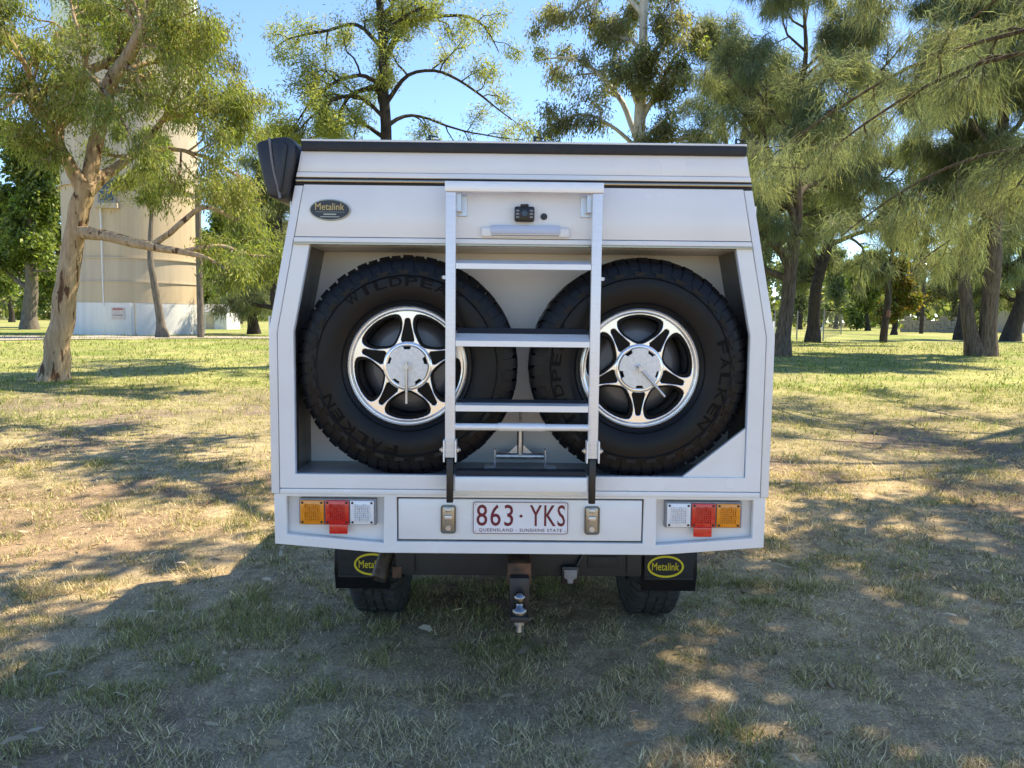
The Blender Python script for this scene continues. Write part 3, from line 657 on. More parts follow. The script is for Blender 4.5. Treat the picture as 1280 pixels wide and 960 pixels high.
# awning bag on the left side
def smooth_loop_(L):
    N = []
    for i in range(len(L)):
        a = L[i]; b = L[(i + 1) % len(L)]; N += [(0.75 * a[0] + 0.25 * b[0], 0.75 * a[1] + 0.25 * b[1]), (0.25 * a[0] + 0.75 * b[0], 0.25 * a[1] + 0.75 * b[1])]
    return N
sec = [(-1.010, 2.335), (-1.000, 2.350), (-0.985, 2.355), (-0.915, 2.372), (-0.880, 2.370), (-0.860, 2.345), (-0.858, 2.315), (-0.888, 2.160), (-0.898, 2.146), (-0.915, 2.140), (-0.950, 2.143), (-0.966, 2.152), (-0.972, 2.170)]
sec = smooth_loop_(sec)
bm = bmn(); ys = [-0.035, -0.030, -0.01, 0.15, 0.6, 1.2, 1.8, 2.5, 2.53]; sc_ = [0.90, 0.97, 1.0, 1.0, 1.02, 0.99, 1.02, 1.0, 0.93]
cxs = np.mean([p[0] for p in sec]); czs = np.mean([p[1] for p in sec]); rg = []
for y, k in zip(ys, sc_): rg.append([bm.verts.new((cxs + (x - cxs) * k, y, czs + (z - czs) * k)) for x, z in sec])
for a, b_ in zip(rg[:-1], rg[1:]):
    for i in range(len(sec)): j = (i + 1) % len(sec); bm.faces.new((a[i], b_[i], b_[j], a[j]))
bm.faces.new(rg[0]); bm.faces.new(rg[-1][::-1]); bag = V_('awning_bag', bm, M['bag'], smooth=50)
bm = bmn(); pz = [(-0.955, 2.362), (-0.952, 2.34), (-0.947, 2.29), (-0.938, 2.235), (-0.925, 2.185), (-0.918, 2.142)]
for (a, c), (e, g) in zip(pz[:-1], pz[1:]): tube(bm, (a, -0.037, c), (e, -0.037, g), 0.0055, seg=8)
obj('zip_piping', bm, M['piping'], bag, 50)
bm = bmn(); prism(bm, [(-0.944, 2.345), (-0.905, 2.352), (-0.885, 2.335), (-0.893, 2.28), (-0.905, 2.20), (-0.912, 2.165), (-0.921, 2.165), (-0.934, 2.25)], -0.047, -0.030, 0.006); obj('end_flap', bm, M['bag'], bag, 40)
for y in (0.25, 1.1, 1.95):
    bm = bmn(); bx(bm, -0.90, -0.835, y, y + 0.05, 2.20, 2.33, 0.004); obj('mount_bracket', bm, M['steel'], bag, 35)
# roof fittings
for x in (-0.37, 0.03, 0.80):
    bm = bmn(); bx(bm, x, x + 0.05, 0.0, 0.03, 2.367, 2.373, 0.001); tube(bm, (x + 0.008, 0.015, 2.37), (x + 0.008, 0.015, 2.392), 0.005, seg=8); tube(bm, (x + 0.008, 0.015, 2.390), (x + 0.042, 0.015, 2.384), 0.003, seg=6); V_('roof_anchor', bm, M['plastic'])
for x in (-0.62, 0.62):
    bm = bmn(); bx(bm, x - 0.02, x + 0.02, 0.08, 2.4, 2.367, 2.374, 0.002); V_('roof_track', bm, M['alloy'])
# cab and bonnet (hidden behind the canopy in the photograph)
bm = bmn()
side = [(2.5, 0.62), (2.5, 1.15), (2.54, 1.95), (2.7, 2.0), (3.5, 2.0), (4.05, 1.26), (5.2, 1.12), (5.3, 0.95), (5.3, 0.55), (5.1, 0.5), (2.6, 0.5)]
A = [bm.verts.new((-0.88 if z < 1.3 else -0.74, y, z)) for y, z in side]; B = [bm.verts.new((0.88 if z < 1.3 else 0.74, y, z)) for y, z in side]
bm.faces.new(A); bm.faces.new(B[::-1])
for i in range(len(side)): j = (i + 1) % len(side); bm.faces.new((A[i], B[i], B[j], A[j]))
bmesh.ops.bevel(bm, geom=bm.edges[:], offset=0.035, segments=3, affect='EDGES'); cab = V_('cab', bm, M['cabpaint'], smooth=40)
for s in (1, -1):
    bm = bmn(); A = [(2.70, 1.36, 0.872), (2.72, 1.84, 0.775), (3.42, 1.87, 0.770), (3.76, 1.36, 0.872)]
    f = [bm.verts.new((s * x, y, z)) for y, z, x in A]; f2 = [bm.verts.new((s * (x - 0.03), y, z)) for y, z, x in A]
    bm.faces.new(f); bm.faces.new(f2[::-1])
    for i in range(4): j = (i + 1) % 4; bm.faces.new((f[i], f2[i], f2[j], f[j]))
    obj('side_window', bm, M['glass'], cab)
    bm = bmn(); bx(bm, s * 0.93 - 0.03, s * 0.93 + 0.05, 3.65, 3.72, 1.30, 1.52, 0.02); bx(bm, s * 0.87 - 0.03, s * 0.87 + 0.06, 3.67, 3.70, 1.34, 1.38, 0.005); obj('side_mirror', bm, M['plastic'], cab, 35)

# ------------------------------------------------------------------ trees
def bark(name, c1, c2, c3=None, scale=3.0, stretch=(3, 3, 0.6), bump=0.5, patch=0.0):
    m, t, b = newmat(name)
    tc = t.nodes.new('ShaderNodeTexCoord'); mp = t.nodes.new('ShaderNodeMapping'); mp.inputs['Scale'].default_value = stretch
    t.links.new(tc.outputs['Object'], mp.inputs['Vector'])
    n = t.nodes.new('ShaderNodeTexNoise'); n.inputs['Scale'].default_value = scale; n.inputs['Detail'].default_value = 4; n.inputs['Roughness'].default_value = 0.7
    t.links.new(mp.outputs[0], n.inputs['Vector'])
    r = t.nodes.new('ShaderNodeValToRGB'); r.color_ramp.elements[0].position = 0.33; r.color_ramp.elements[1].position = 0.66
    r.color_ramp.elements[0].color = (*c1, 1); r.color_ramp.elements[1].color = (*c2, 1)
    t.links.new(n.outputs['Fac'], r.inputs[0]); out = r.outputs[0]
    if c3 is not None:
        n3 = t.nodes.new('ShaderNodeTexNoise'); n3.inputs['Scale'].default_value = 1.6; n3.inputs['Detail'].default_value = 5; n3.inputs['Distortion'].default_value = 0.6
        mp3 = t.nodes.new('ShaderNodeMapping'); mp3.inputs['Scale'].default_value = (4.5, 4.5, 1.3); t.links.new(tc.outputs['Object'], mp3.inputs['Vector']); t.links.new(mp3.outputs[0], n3.inputs['Vector'])
        rr = t.nodes.new('ShaderNodeMapRange'); rr.inputs[1].default_value = 0.61 - patch; rr.inputs[2].default_value = 0.66 - patch; t.links.new(n3.outputs['Fac'], rr.inputs[0])
        mx = t.nodes.new('ShaderNodeMix'); mx.data_type = 'RGBA'; t.links.new(rr.outputs[0], mx.inputs[0]); t.links.new(out, mx.inputs[6]); mx.inputs[7].default_value = (*c3, 1); out = mx.outputs[2]
    t.links.new(out, b.inputs['Base Color']); b.inputs['Roughness'].default_value = 0.85; b.inputs['Specular IOR Level'].default_value = 0.2
    bp = t.nodes.new('ShaderNodeBump'); bp.inputs['Strength'].default_value = bump; bp.inputs['Distance'].default_value = 0.05
    t.links.new(n.outputs['Fac'], bp.inputs['Height']); t.links.new(bp.outputs[0], b.inputs['Normal'])
    return m
B_GUM = bark('gum_bark', (0.30, 0.195, 0.115), (0.50, 0.375, 0.245), (0.11, 0.058, 0.034), 2.6, (5, 5, 0.6), 0.6, 0.035)
B_PALE = bark('pale_gum_bark', (0.42, 0.36, 0.28), (0.62, 0.56, 0.47), (0.22, 0.16, 0.11), 2.0, (3, 3, 0.6), 0.3)
B_OAK = bark('sheoak_bark', (0.050, 0.038, 0.030), (0.20, 0.155, 0.120), None, 4.0, (5, 5, 0.5), 1.0)
B_DARK = bark('dark_bark', (0.022, 0.019, 0.017), (0.085, 0.068, 0.055), None, 4.0, (4, 4, 0.6), 0.9)
B_GREY = bark('grey_bark', (0.10, 0.085, 0.07), (0.24, 0.20, 0.16), None, 4.0, (4, 4, 0.6), 0.7)
def leafmat(name, trans=0.42, rough=0.5, spec=0.35, tcol=(1.22, 1.30, 0.66)):
    m, t, b = newmat(name)
    at = t.nodes.new('ShaderNodeAttribute'); at.attribute_name = 'col'
    t.links.new(at.outputs['Color'], b.inputs['Base Color']); b.inputs['Roughness'].default_value = rough; b.inputs['Specular IOR Level'].default_value = spec
    tr = t.nodes.new('ShaderNodeBsdfTranslucent'); vm = t.nodes.new('ShaderNodeVectorMath'); vm.operation = 'MULTIPLY'; vm.inputs[1].default_value = tcol
    t.links.new(at.outputs['Color'], vm.inputs[0]); t.links.new(vm.outputs[0], tr.inputs['Color'])
    mx = t.nodes.new('ShaderNodeMixShader'); mx.inputs[0].default_value = trans
    t.links.new(b.outputs[0], mx.inputs[1]); t.links.new(tr.outputs[0], mx.inputs[2]); t.links.new(mx.outputs[0], t.nodes['Material Output'].inputs['Surface'])
    return m
M['leaf'] = leafmat('foliage', 0.52); M['needle'] = leafmat('sheoak_needles', 0.52, 0.6, 0.25, (1.18, 1.20, 0.88)); M['grass'] = leafmat('grass_blades', 0.25, 0.7, 0.15)

def unit(v):
    v = np.asarray(v, float); return v / (np.linalg.norm(v) + 1e-9)
class Tubes:
    def __init__(s): s.V = []; s.F = []; s.n = 0
    def add(s, pts, rad, sides, rough=0.0, rng=None):
        pts = np.asarray(pts, float); rad = np.asarray(rad, float); m = len(pts)
        T = np.gradient(pts, axis=0); T /= np.linalg.norm(T, axis=1)[:, None] + 1e-9
        ref = np.where(np.abs(T[:, 2:3]) > 0.9, np.array([[1.0, 0, 0]]), np.array([[0, 0, 1.0]]))
        A = np.cross(T, ref); A /= np.linalg.norm(A, axis=1)[:, None]
        for i in range(1, m):
            if A[i] @ A[i - 1] < 0: A[i] = -A[i]
        B = np.cross(T, A); th = np.arange(sides) * 2 * np.pi / sides
        R = rad[:, None] * np.ones((1, sides))
        if rough and rng is not None: R = R * (1 + rough * rng.normal(size=(m, sides)) * 0.35 + rough * np.sin(th * 3 + rng.uniform(0, 6))[None])
        ring = pts[:, None, :] + R[:, :, None] * (np.cos(th)[None, :, None] * A[:, None, :] + np.sin(th)[None, :, None] * B[:, None, :])
        s.V.append(ring.reshape(-1, 3)); ii = np.arange(m * sides).reshape(m, sides) + s.n
        j = np.roll(ii, -1, 1); s.F.append(np.stack([ii[:-1], j[:-1], j[1:], ii[1:]], -1).reshape(-1, 4)); s.n += m * sides
    def mesh(s, name): return raw_mesh(name, np.concatenate(s.V), np.concatenate(s.F), 4, None, True)
def resample(pts, rad, n):
    pts = np.asarray(pts, float); rad = np.asarray(rad, float); d = np.r_[0, np.cumsum(np.linalg.norm(np.diff(pts, axis=0), axis=1))]
    # Catmull-Rom like smoothing through dense linear + box filter
    t = np.linspace(0, d[-1], n); out = np.stack([np.interp(t, d, pts[:, k]) for k in range(3)], 1)
    if n > 6:
        for _ in range(2): out[1:-1] = 0.25 * out[:-2] + 0.5 * out[1:-1] + 0.25 * out[2:]
    return out, np.interp(t, d, rad)

class Tree:
    def __init__(s, seed, up=0.15, droop=0.0, wig=0.16, ratio=(0.55, 0.5, 0.5), nch=(9, 7, 6), ang=(0.75, 0.8, 0.8), twig_r=0.006, sides=(12, 8, 5, 3), start=0.3, depth=3):
        s.r = np.random.default_rng(seed); s.T = Tubes(); s.tips = []; s.up = up; s.droop = droop; s.wig = wig; s.ratio = ratio; s.nch = nch; s.ang = ang; s.twig_r = twig_r; s.sides = sides; s.start = start; s.depth = depth
    def limb(s, pts, rad, lvl, n=None, children=True, start=None, length=None, rough=0.0, nch=None, lean=None):
        n = n or max(6, 4 * len(pts)); p, r = resample(pts, rad, n)
        if n > 8: p[1:-1] += (lambda e: 0.25 * e[:-2] + 0.5 * e[1:-1] + 0.25 * e[2:])(s.r.normal(size=(n, 3))) * (0.012 + 0.05 * r[1:-1, None])
        s.T.add(p, r, s.sides[min(lvl, 3)], rough, s.r)
        if children: s.spawn(p, r, lvl, start, length, nch, lean)
    def spawn(s, p, r, lvl, start=None, length=None, nch=None, lean=None):
        L = np.linalg.norm(np.diff(p, axis=0), axis=1).sum() if length is None else length
        n = nch or s.nch[min(lvl, len(s.nch) - 1)]; st = s.start if start is None else start
        for k in range(n):
            f = st + (1 - st) * (k + s.r.uniform(0, 1)) / n; x = f * (len(p) - 1); i = min(int(x), len(p) - 2); o = p[i] + (p[i + 1] - p[i]) * (x - i)
            t = unit(p[i + 1] - p[i]); v = unit(np.cross(t, s.r.normal(size=3))); a = s.ang[min(lvl, len(s.ang) - 1)] * s.r.uniform(0.7, 1.25)
            d = t * math.cos(a) + v * math.sin(a)
            if lean is not None: d = unit(d + lean)
            ln = L * s.ratio[min(lvl, len(s.ratio) - 1)] * s.r.uniform(0.6, 1.15) * (1.0 - 0.45 * (f - st) / (1 - st + 1e-6))
            s.grow(o, d, ln, min(r[i] * 0.6, 0.02 * ln + 0.004 + 0.3 * r[i]), lvl + 1)
    def grow(s, o, d, ln, rad, lvl):
        n = 7 if lvl <= 2 else 5; p = [np.array(o, float)]; d = unit(d); wv = s.wig * (1 + 0.25 * lvl)
        for i in range(n - 1):
            g = s.up if lvl < s.depth else s.up * 0.3
            d = unit(d + s.r.normal(size=3) * wv + np.array([0, 0, g - s.droop * (i / n) * (1.0 if lvl >= 2 else 0.35)]))
            p.append(p[-1] + d * ln / (n - 1))
        p = np.array(p); r = np.linspace(rad, max(s.twig_r, rad * 0.25), n)
        s.T.add(p, r, s.sides[min(lvl, 3)])
        if lvl < s.depth: s.spawn(p, r, lvl)
        if lvl >= s.depth: s.tips.append(p)
        elif lvl == s.depth - 1: s.tips.append(p[n // 2:])

def hue(rng, n, cols, jit=0.16):
    cols = np.array(cols); k = rng.integers(0, len(cols), n); j = (k + rng.integers(0, len(cols), n)) % len(cols)
    f = rng.uniform(0, 1, (n, 1)); c = cols[k] * f + cols[j] * (1 - f)
    return np.clip(c * (1 + jit * rng.normal(size=(n, 1))), 0.005, 0.9)
def leaves(tree, per, L, Wd, sig, cols, droop=0.8, needle=False, along=0.5, keep=None):
    """leaf quads or needle triangles around the twigs of a tree"""
    rng = tree.r; tips = tree.tips
    if not tips: return None
    m = np.array([len(t) for t in tips]); nT = len(tips); cnt = np.maximum(1, rng.poisson(per, nT))
    ti = np.repeat(np.arange(nT), cnt); N = len(ti)
    mx = m.max(); pad = np.stack([np.concatenate([t, np.repeat(t[-1:], mx - len(t), 0)]) for t in tips])
    x = rng.beta(1.6, 1.0, N) * (m[ti] - 1); i = np.minimum(x.astype(int), m[ti] - 2); f = (x - i)[:, None]
    a = pad[ti, i]; b = pad[ti, i + 1]; p = a * (1 - f) + b * f; tv = b - a; tv /= np.linalg.norm(tv, axis=1)[:, None] + 1e-9
    p = p + rng.normal(size=(N, 3)) * sig
    if keep is not None:
        k = keep(p); p = p[k]; tv = tv[k]; ti = ti[k]; N = len(p)
    d = tv * along + rng.normal(size=(N, 3)) * 0.55 + np.array([0, 0, -droop]); d /= np.linalg.norm(d, axis=1)[:, None]
    sv = np.cross(d, rng.normal(size=(N, 3))); sv /= np.linalg.norm(sv, axis=1)[:, None] + 1e-9
    ln = L * rng.uniform(0.6, 1.35, N)[:, None]; w = Wd * rng.uniform(0.7, 1.3, N)[:, None]
    tc = hue(rng, nT, cols, 0.12); col = np.clip(tc[ti] * (1 + 0.2 * rng.normal(size=(N, 1))), 0.006, 0.9)
    if needle:
        e = p + d * ln + np.array([0, 0, -0.12]) * ln
        V = np.stack([p - sv * w, p + sv * w, e], 1).reshape(-1, 3); return raw_mesh('n', V, np.arange(3 * N).reshape(-1, 3), 3, col)
    md = p + d * ln * 0.45
    V = np.stack([p, md + sv * w, p + d * ln + np.array([0, 0, -0.06]) * ln, md - sv * w], 1).reshape(-1, 3)
    return raw_mesh('l', V, np.arange(4 * N).reshape(-1, 4), 4, col)
def finish(tree, name, base, label, cat, group, barkm, leafme, leafm, crown='crown'):
    base = np.array(base, float); root = empty(name, base, label, cat, group)
    o = link('trunk', tree.T.mesh('trunk'), barkm, root); o.location = -base
    if leafme is not None: c = link(crown, leafme, leafm, root); c.location = -base
    return root
def G(x, y): return np.array([x, y, float(gz(x, y))])
def auto(seed, base, h, r, spread=0.55, lean=(0, 0), n0=10, start=0.3, up=0.12, droop=0.0, nch=(10, 7, 6), ratio=(0.5, 0.5, 0.5), ang=(0.9, 0.8, 0.8), depth=3, flare=1.5, rough=0.05, sides=(12, 8, 5, 3), wig=0.16):
    t = Tree(seed, up, droop, wig, ratio, (n0,) + nch[1:], ang, start=start, depth=depth, sides=sides)
    b = np.array(base, float); top = b + np.array([lean[0], lean[1], h])
    pts = [b - np.array([0, 0, 0.25])] + [b + (top - b) * f + np.r_[t.r.normal(size=2) * 0.02 * h * (f > 0.1), 0] for f in (0.02, 0.07, 0.2, 0.4, 0.6, 0.8, 1.0)]
    rad = [r * flare * 1.1, r * flare, r * 1.1, r, r * 0.82, r * 0.6, r * 0.36, r * 0.12]
    t.limb(pts, rad, 0, 28, start=start, length=h * spread * 1.4, rough=rough)
    return t
GUMC = [(0.23, 0.28, 0.08), (0.17, 0.225, 0.075), (0.31, 0.325, 0.10), (0.21, 0.25, 0.11), (0.28, 0.27, 0.115)]
OAKC = [(0.175, 0.225, 0.12), (0.235, 0.275, 0.13), (0.16, 0.21, 0.135), (0.275, 0.295, 0.135), (0.195, 0.215, 0.135)]
YELC = [(0.33, 0.355, 0.11), (0.26, 0.30, 0.10), (0.39, 0.385, 0.13), (0.21, 0.25, 0.09)]
GRNC = [(0.125, 0.185, 0.045), (0.18, 0.235, 0.06), (0.085, 0.13, 0.035), (0.235, 0.265, 0.08)]
GREYC = [(0.18, 0.18, 0.105), (0.24, 0.225, 0.125), (0.13, 0.135, 0.08), (0.28, 0.255, 0.13)]

# ---- the leaning gum on the left (limbs laid out after the photograph, with their own depth)
t = Tree(11, 0.02, 0.22, 0.2, (0.62, 0.55, 0.5), (8, 6, 5), (0.8, 0.85, 0.8), 0.005, start=0.25)
YB = 13.7; gb = P(66, 478, YB); gb = G(gb[0], YB)
def Q(x, y, dy=0.0): return P(x, y, YB + dy)
tp = [gb - np.array([0, 0, .25]), gb, Q(69, 455), Q(74, 420), Q(80, 380, .1), Q(86, 330, .15), Q(94, 285, .2), Q(101, 250, .2), Q(108, 228, .2)]
t.limb(tp, [.48, .36, .275, .245, .23, .218, .208, .21, .18], 0, 34, children=False, rough=0.05)
lm = [([Q(106, 240, .2), Q(92, 214, .2), Q(72, 180, .0), Q(60, 155, -.3), Q(46, 140, -.6), Q(34, 128, -1.0)], [.20, .15, .12, .10, .07, .03], None),
      ([Q(66, 170, -.1), Q(84, 142, .2), Q(100, 108, .5), Q(108, 86, .7), Q(135, 78, 1.0), Q(152, 62, 1.2), Q(170, 32, 1.5), Q(182, -8, 2.0)], [.12, .11, .10, .095, .085, .07, .05, .02], None),
      ([Q(106, 240, .2), Q(120, 224, .4), Q(140, 214, .9), Q(172, 190, 1.6), Q(205, 150, 2.2), Q(245, 110, 3.0), Q(262, 60, 3.4)], [.19, .16, .12, .09, .07, .045, .02], None),
      ([Q(110, 230, .3), Q(124, 170, .6), Q(132, 115, .4), Q(150, 85, .2), Q(172, 52, .0), Q(188, 10, -.3), Q(196, -60, -.6)], [.17, .15, .15, .14, .12, .10, .03], None),
      ([Q(152, 62, 1.2), Q(172, 50, 0.6), Q(196, 38, 0.2), Q(222, 24, -.4), Q(250, 10, -.9)], [.06, .05, .04, .03, .012], None),
      ([Q(98, 290, .2), Q(120, 292, -.2), Q(150, 298, -.7), Q(180, 308, -1.0), Q(200, 309, -1.2), Q(232, 316, -1.4), Q(262, 322, -1.6), Q(300, 348, -1.8)], [.16, .125, .11, .10, .08, .06, .04, .015], None),
      ([Q(192, 306, -1.1), Q(215, 290, -1.1), Q(240, 264, -1.0), Q(262, 258, -.9), Q(290, 272, -.7), Q(318, 300, -.3)], [.07, .06, .05, .045, .03, .012], None),
      ([Q(230, 314, -1.4), Q(275, 306, -1.3), Q(305, 318, -1.2), Q(345, 322, -1.0)], [.05, .04, .03, .012], None),
      ([Q(172, 190, 1.6), Q(205, 185, 1.2), Q(240, 190, .8), Q(275, 205, .4), Q(305, 225, 0)], [.07, .055, .04, .03, .012], None),
      ([Q(205, 150, 2.2), Q(245, 140, 1.8), Q(280, 130, 1.4), Q(308, 140, 1.0)], [.06, .045, .03, .012], None),
      ([Q(108, 86, .7), Q(128, 112, -.2), Q(150, 142, -.8), Q(168, 182, -1.2)], [.06, .045, .03, .012], None),
      ([Q(60, 155, -.3), Q(40, 100, -.8), Q(20, 60, -1.2), Q(-10, 20, -1.6)], [.08, .06, .04, .015], None),
      ([Q(108, 86, .7), Q(100, 50, .9), Q(90, 10, 1.0), Q(80, -40, 1.2)], [.07, .05, .035, .012], None)]
for i, (pp_, rr_, _) in enumerate(lm):
    low = i in (5, 6, 7)
    t.limb(pp_, rr_, 1, 22, True, start=0.72 if i == 5 else 0.5 if low else 0.28, length=(1.3 if low else 3.3), rough=0.04, nch=4 if low else 6 if i == 10 else 12, lean=np.array([0, 0, -0.15]) if i in (2, 3) else None)
gl = leaves(t, 112, 0.120, 0.0125, 0.14, GUMC, 0.9)
finish(t, 'gum_tree', gb, 'leaning gum tree with pale orange trunk and long low branch, left foreground', 'tree', None, B_GUM, gl, M['leaf'])

# ---- slim tree before the tower
b0 = P(203, 419, 33.5); b0 = G(b0[0], 33.5)
t = auto(21, b0, 9.3, 0.17, 0.30, (-0.7, 0.2), 9, 0.58, 0.05, 0.2, (9, 6, 5), flare=1.9)
finish(t, 'slim_tree', b0, 'slim dark-trunked tree growing right in front of the water tower', 'tree', None, B_GREY, leaves(t, 34, 0.2, 0.024, 0.12, GUMC + GRNC[:1], 0.8), M['leaf'])
# ---- dense green trees behind, left of the tower
for i, (px, Yd, h, r, sp, nm, lab) in enumerate([(38, 50, 12.6, 0.42, 0.46, 'broad_tree', 'tall dense green tree with a thick grey trunk, far left'),
        (78, 58, 12.4, 0.35, 0.46, 'broad_tree', 'dense green tree whose crown meets the left edge of the water tower'),
        (-30, 55, 13.5, 0.4, 0.5, 'broad_tree', 'dense green tree cut by the left edge of the picture'),
        ]):
    b0 = P(px, 412, Yd); b0 = G(b0[0], Yd)
    t = auto(31 + i, b0, h, r, sp, (0, 0), 13, 0.16, 0.10, 0.10, (13, 7, 5), (0.5, 0.52, 0.5))
    finish(t, nm, b0, lab, 'tree', None, B_GREY, leaves(t, 40, 0.30, 0.092, 0.30, GRNC, 0.5), M['leaf'])
# ---- mid-left trees between the tower and the ute
for i, (px, Yd, h, cols, needle, lab, nm, stt) in enumerate([(272, 60, 8.6, GRNC, False, 'bright green rounded tree beside the white shed, right of the tower', 'round_tree', 0.2),
        (318, 44, 8.5, OAKC, True, 'dark olive tree close to the left side of the ute', 'sheoak_tree', 0.12),
        (352, 40, 10.5, OAKC, True, 'olive feathery tree behind the left edge of the ute canopy', 'sheoak_tree', 0.15)]):
    b0 = P(px, 416, Yd); b0 = G(b0[0], Yd)
    t = auto(41 + i, b0, h, 0.28, 0.46, (0, 0), 14, stt, 0.08, 0.16, (13, 7, 5))
    finish(t, nm, b0, lab, 'tree', None, B_DARK, leaves(t, 60 if needle else 42, 0.45 if needle else 0.28, 0.020 if needle else 0.08, 0.22, cols, 0.7, needle), M['needle'] if needle else M['leaf'])
# ---- tall tree with a dark trunk behind the ute
YB = 19.0
b0 = P(486, 430, YB); b0 = G(b0[0], YB)
t = Tree(52, 0.03, 0.10, 0.2, (0.6, 0.55, 0.5), (7, 6, 5), (0.85, 0.85, 0.8), 0.006, start=0.3)
t.limb([b0 - np.array([0, 0, .2]), b0, Q(484, 300), Q(482, 180), Q(480, 120), Q(478, 60), Q(474, 0), Q(470, -80), Q(466, -190)], [.3, .26, .19, .16, .15, .12, .10, .07, .02], 0, 34, True, start=0.5, length=3.6, nch=11, rough=0.05)
for pp_, rr_, k in [([Q(481, 72), Q(495, 45, .3), Q(510, 25, .6), Q(548, 20, .9), Q(590, 18, 1.2), Q(610, 35, 1.4), Q(624, 66, 1.5)], [.11, .09, .07, .05, .04, .03, .012], 7),
        ([Q(482, 130), Q(510, 90, -.4), Q(550, 85, -.7), Q(600, 118, -1.1), Q(640, 150, -1.3)], [.07, .05, .04, .03, .012], 7),
        ([Q(482, 160), Q(500, 142, .4), Q(530, 146, .7), Q(570, 162, .9), Q(620, 172, 1.2), Q(656, 175, 1.4)], [.07, .05, .04, .03, .02, .012], 8),
        ([Q(481, 110), Q(455, 92, -.5), Q(420, 100, -.9), Q(385, 130, -1.3), Q(360, 172, -1.6)], [.07, .055, .04, .03, .012], 10),
        ([Q(480, 60), Q(445, 26, .4), Q(405, 40, .8), Q(360, 46, 1.1), Q(342, 62, 1.2)], [.07, .05, .04, .025, .012], 8),
        ([Q(483, 175), Q(450, 150, .6), Q(420, 160, 1.0), Q(380, 176, 1.3), Q(330, 182, 1.5)], [.07, .05, .04, .025, .012], 13),
        ([Q(482, 150), Q(452, 118, -.4), Q(420, 122, -1.0), Q(384, 150, -1.6), Q(350, 190, -2.0)], [.06, .05, .04, .025, .012], 12), ([Q(483, 190), Q(440, 176, -.6), Q(400, 186, -1.0), Q(350, 215, -1.4)], [.06, .05, .03, .012], 10)]:
    t.limb(pp_, rr_, 1, 18, True, start=0.2, length=2.4, nch=k)
finish(t, 'feathery_tree', b0, 'tall yellow-green open tree with dark trunk rising behind the ute, left of centre', 'tree', None, B_DARK, leaves(t, 76, 0.13, 0.0125, 0.15, YELC, 0.25), M['leaf'])
# ---- grey-green gum behind the ute
YB = 31.0
b0 = P(802, 420, YB); b0 = G(b0[0], YB)
t = Tree(61, 0.05, 0.15, 0.18, (0.6, 0.52, 0.5), (8, 7, 6), (0.75, 0.8, 0.8), 0.008, start=0.25)
t.limb([b0 - np.array([0, 0, .2]), b0, Q(801, 300), Q(800, 180), Q(801, 120), Q(803, 60), Q(806, 0), Q(812, -70), Q(818, -150)], [.5, .42, .32, .27, .24, .20, .16, .10, .03], 0, 32, True, start=0.38, length=6.0, nch=15, rough=0.04)
for pp_, rr_ in [([Q(801, 190), Q(780, 130, .5), Q(750, 90, 1), Q(715, 70, 1.5), Q(675, 75, 2)], [.15, .12, .09, .06, .02]), ([Q(801, 150), Q(825, 110, -.5), Q(842, 70, -1), Q(862, 52, -1.4)], [.12, .09, .06, .02]),
        ([Q(801, 190), Q(770, 160, -.6), Q(735, 140, -1), Q(690, 150, -1.4)], [.10, .08, .05, .02]), ([Q(805, 20), Q(770, -20, .5), Q(730, 0, 1), Q(690, 40, 1.5)], [.12, .09, .06, .02])]:
    t.limb(pp_, rr_, 1, 16, True, start=0.3, length=4.0, nch=9)
finish(t, 'gum_tree', b0, 'tall grey-green gum with pale trunk rising behind the ute, right of the ladder', 'tree', None, B_PALE, leaves(t, 62, 0.19, 0.024, 0.19, GREYC + GUMC[:1], 0.85), M['leaf'])

# ---- she-oaks on the right
def sheoak(seed, px, py, Yd, h, r, lean, label, start=0.3, per=60, n0=15, spread=0.5, cols=OAKC, bk=None, name='sheoak_tree', L=0.42, w=0.011, sig=0.15, droop=0.22):
    b0 = P(px, py, Yd); b0 = G(b0[0], Yd)
    t = auto(seed, b0, h, r, spread, lean, n0, start, 0.04, droop, (14, 7, 6), (0.52, 0.52, 0.5), (1.0, 0.8, 0.75), flare=1.45, rough=0.07)
    return finish(t, name, b0, label, 'tree', None, bk or B_OAK, leaves(t, per, L, w, sig, cols, 0.95, True, 0.9), M['needle'])
sheoak(71, 978, 446, 23.0, 12.5, 0.22, (0.4, 0.3), 'she-oak with furrowed trunk just right of the ute', 0.2, 84, 20, 0.6, L=0.36, w=0.0100, sig=0.16)
sheoak(72, 1014, 428, 36.5, 13.0, 0.28, (1.6, 0.5), 'dark she-oak trunk leaning right beside the wire fence', 0.22, 70, 18, 0.6, bk=B_DARK, L=0.5, w=0.018)
sheoak(75, 1200, 422, 47.0, 13.5, 0.30, (0.2, 0), 'straight dark trunk standing just left of and behind the forked she-oak', 0.25, 34, bk=B_DARK, L=0.55, w=0.02)
sheoak(76, 1262, 425, 45.0, 12.0, 0.42, (1.5, 0.5), 'stout dark she-oak at the right edge of the picture', 0.2, 36, bk=B_DARK, L=0.55, w=0.02)
sheoak(73, 925, 430, 30.0, 13.0, 0.24, (0.3, 0.2), 'she-oak rising behind the right shoulder of the ute canopy', 0.25, 62, 17, 0.55, L=0.42, w=0.013, sig=0.2)
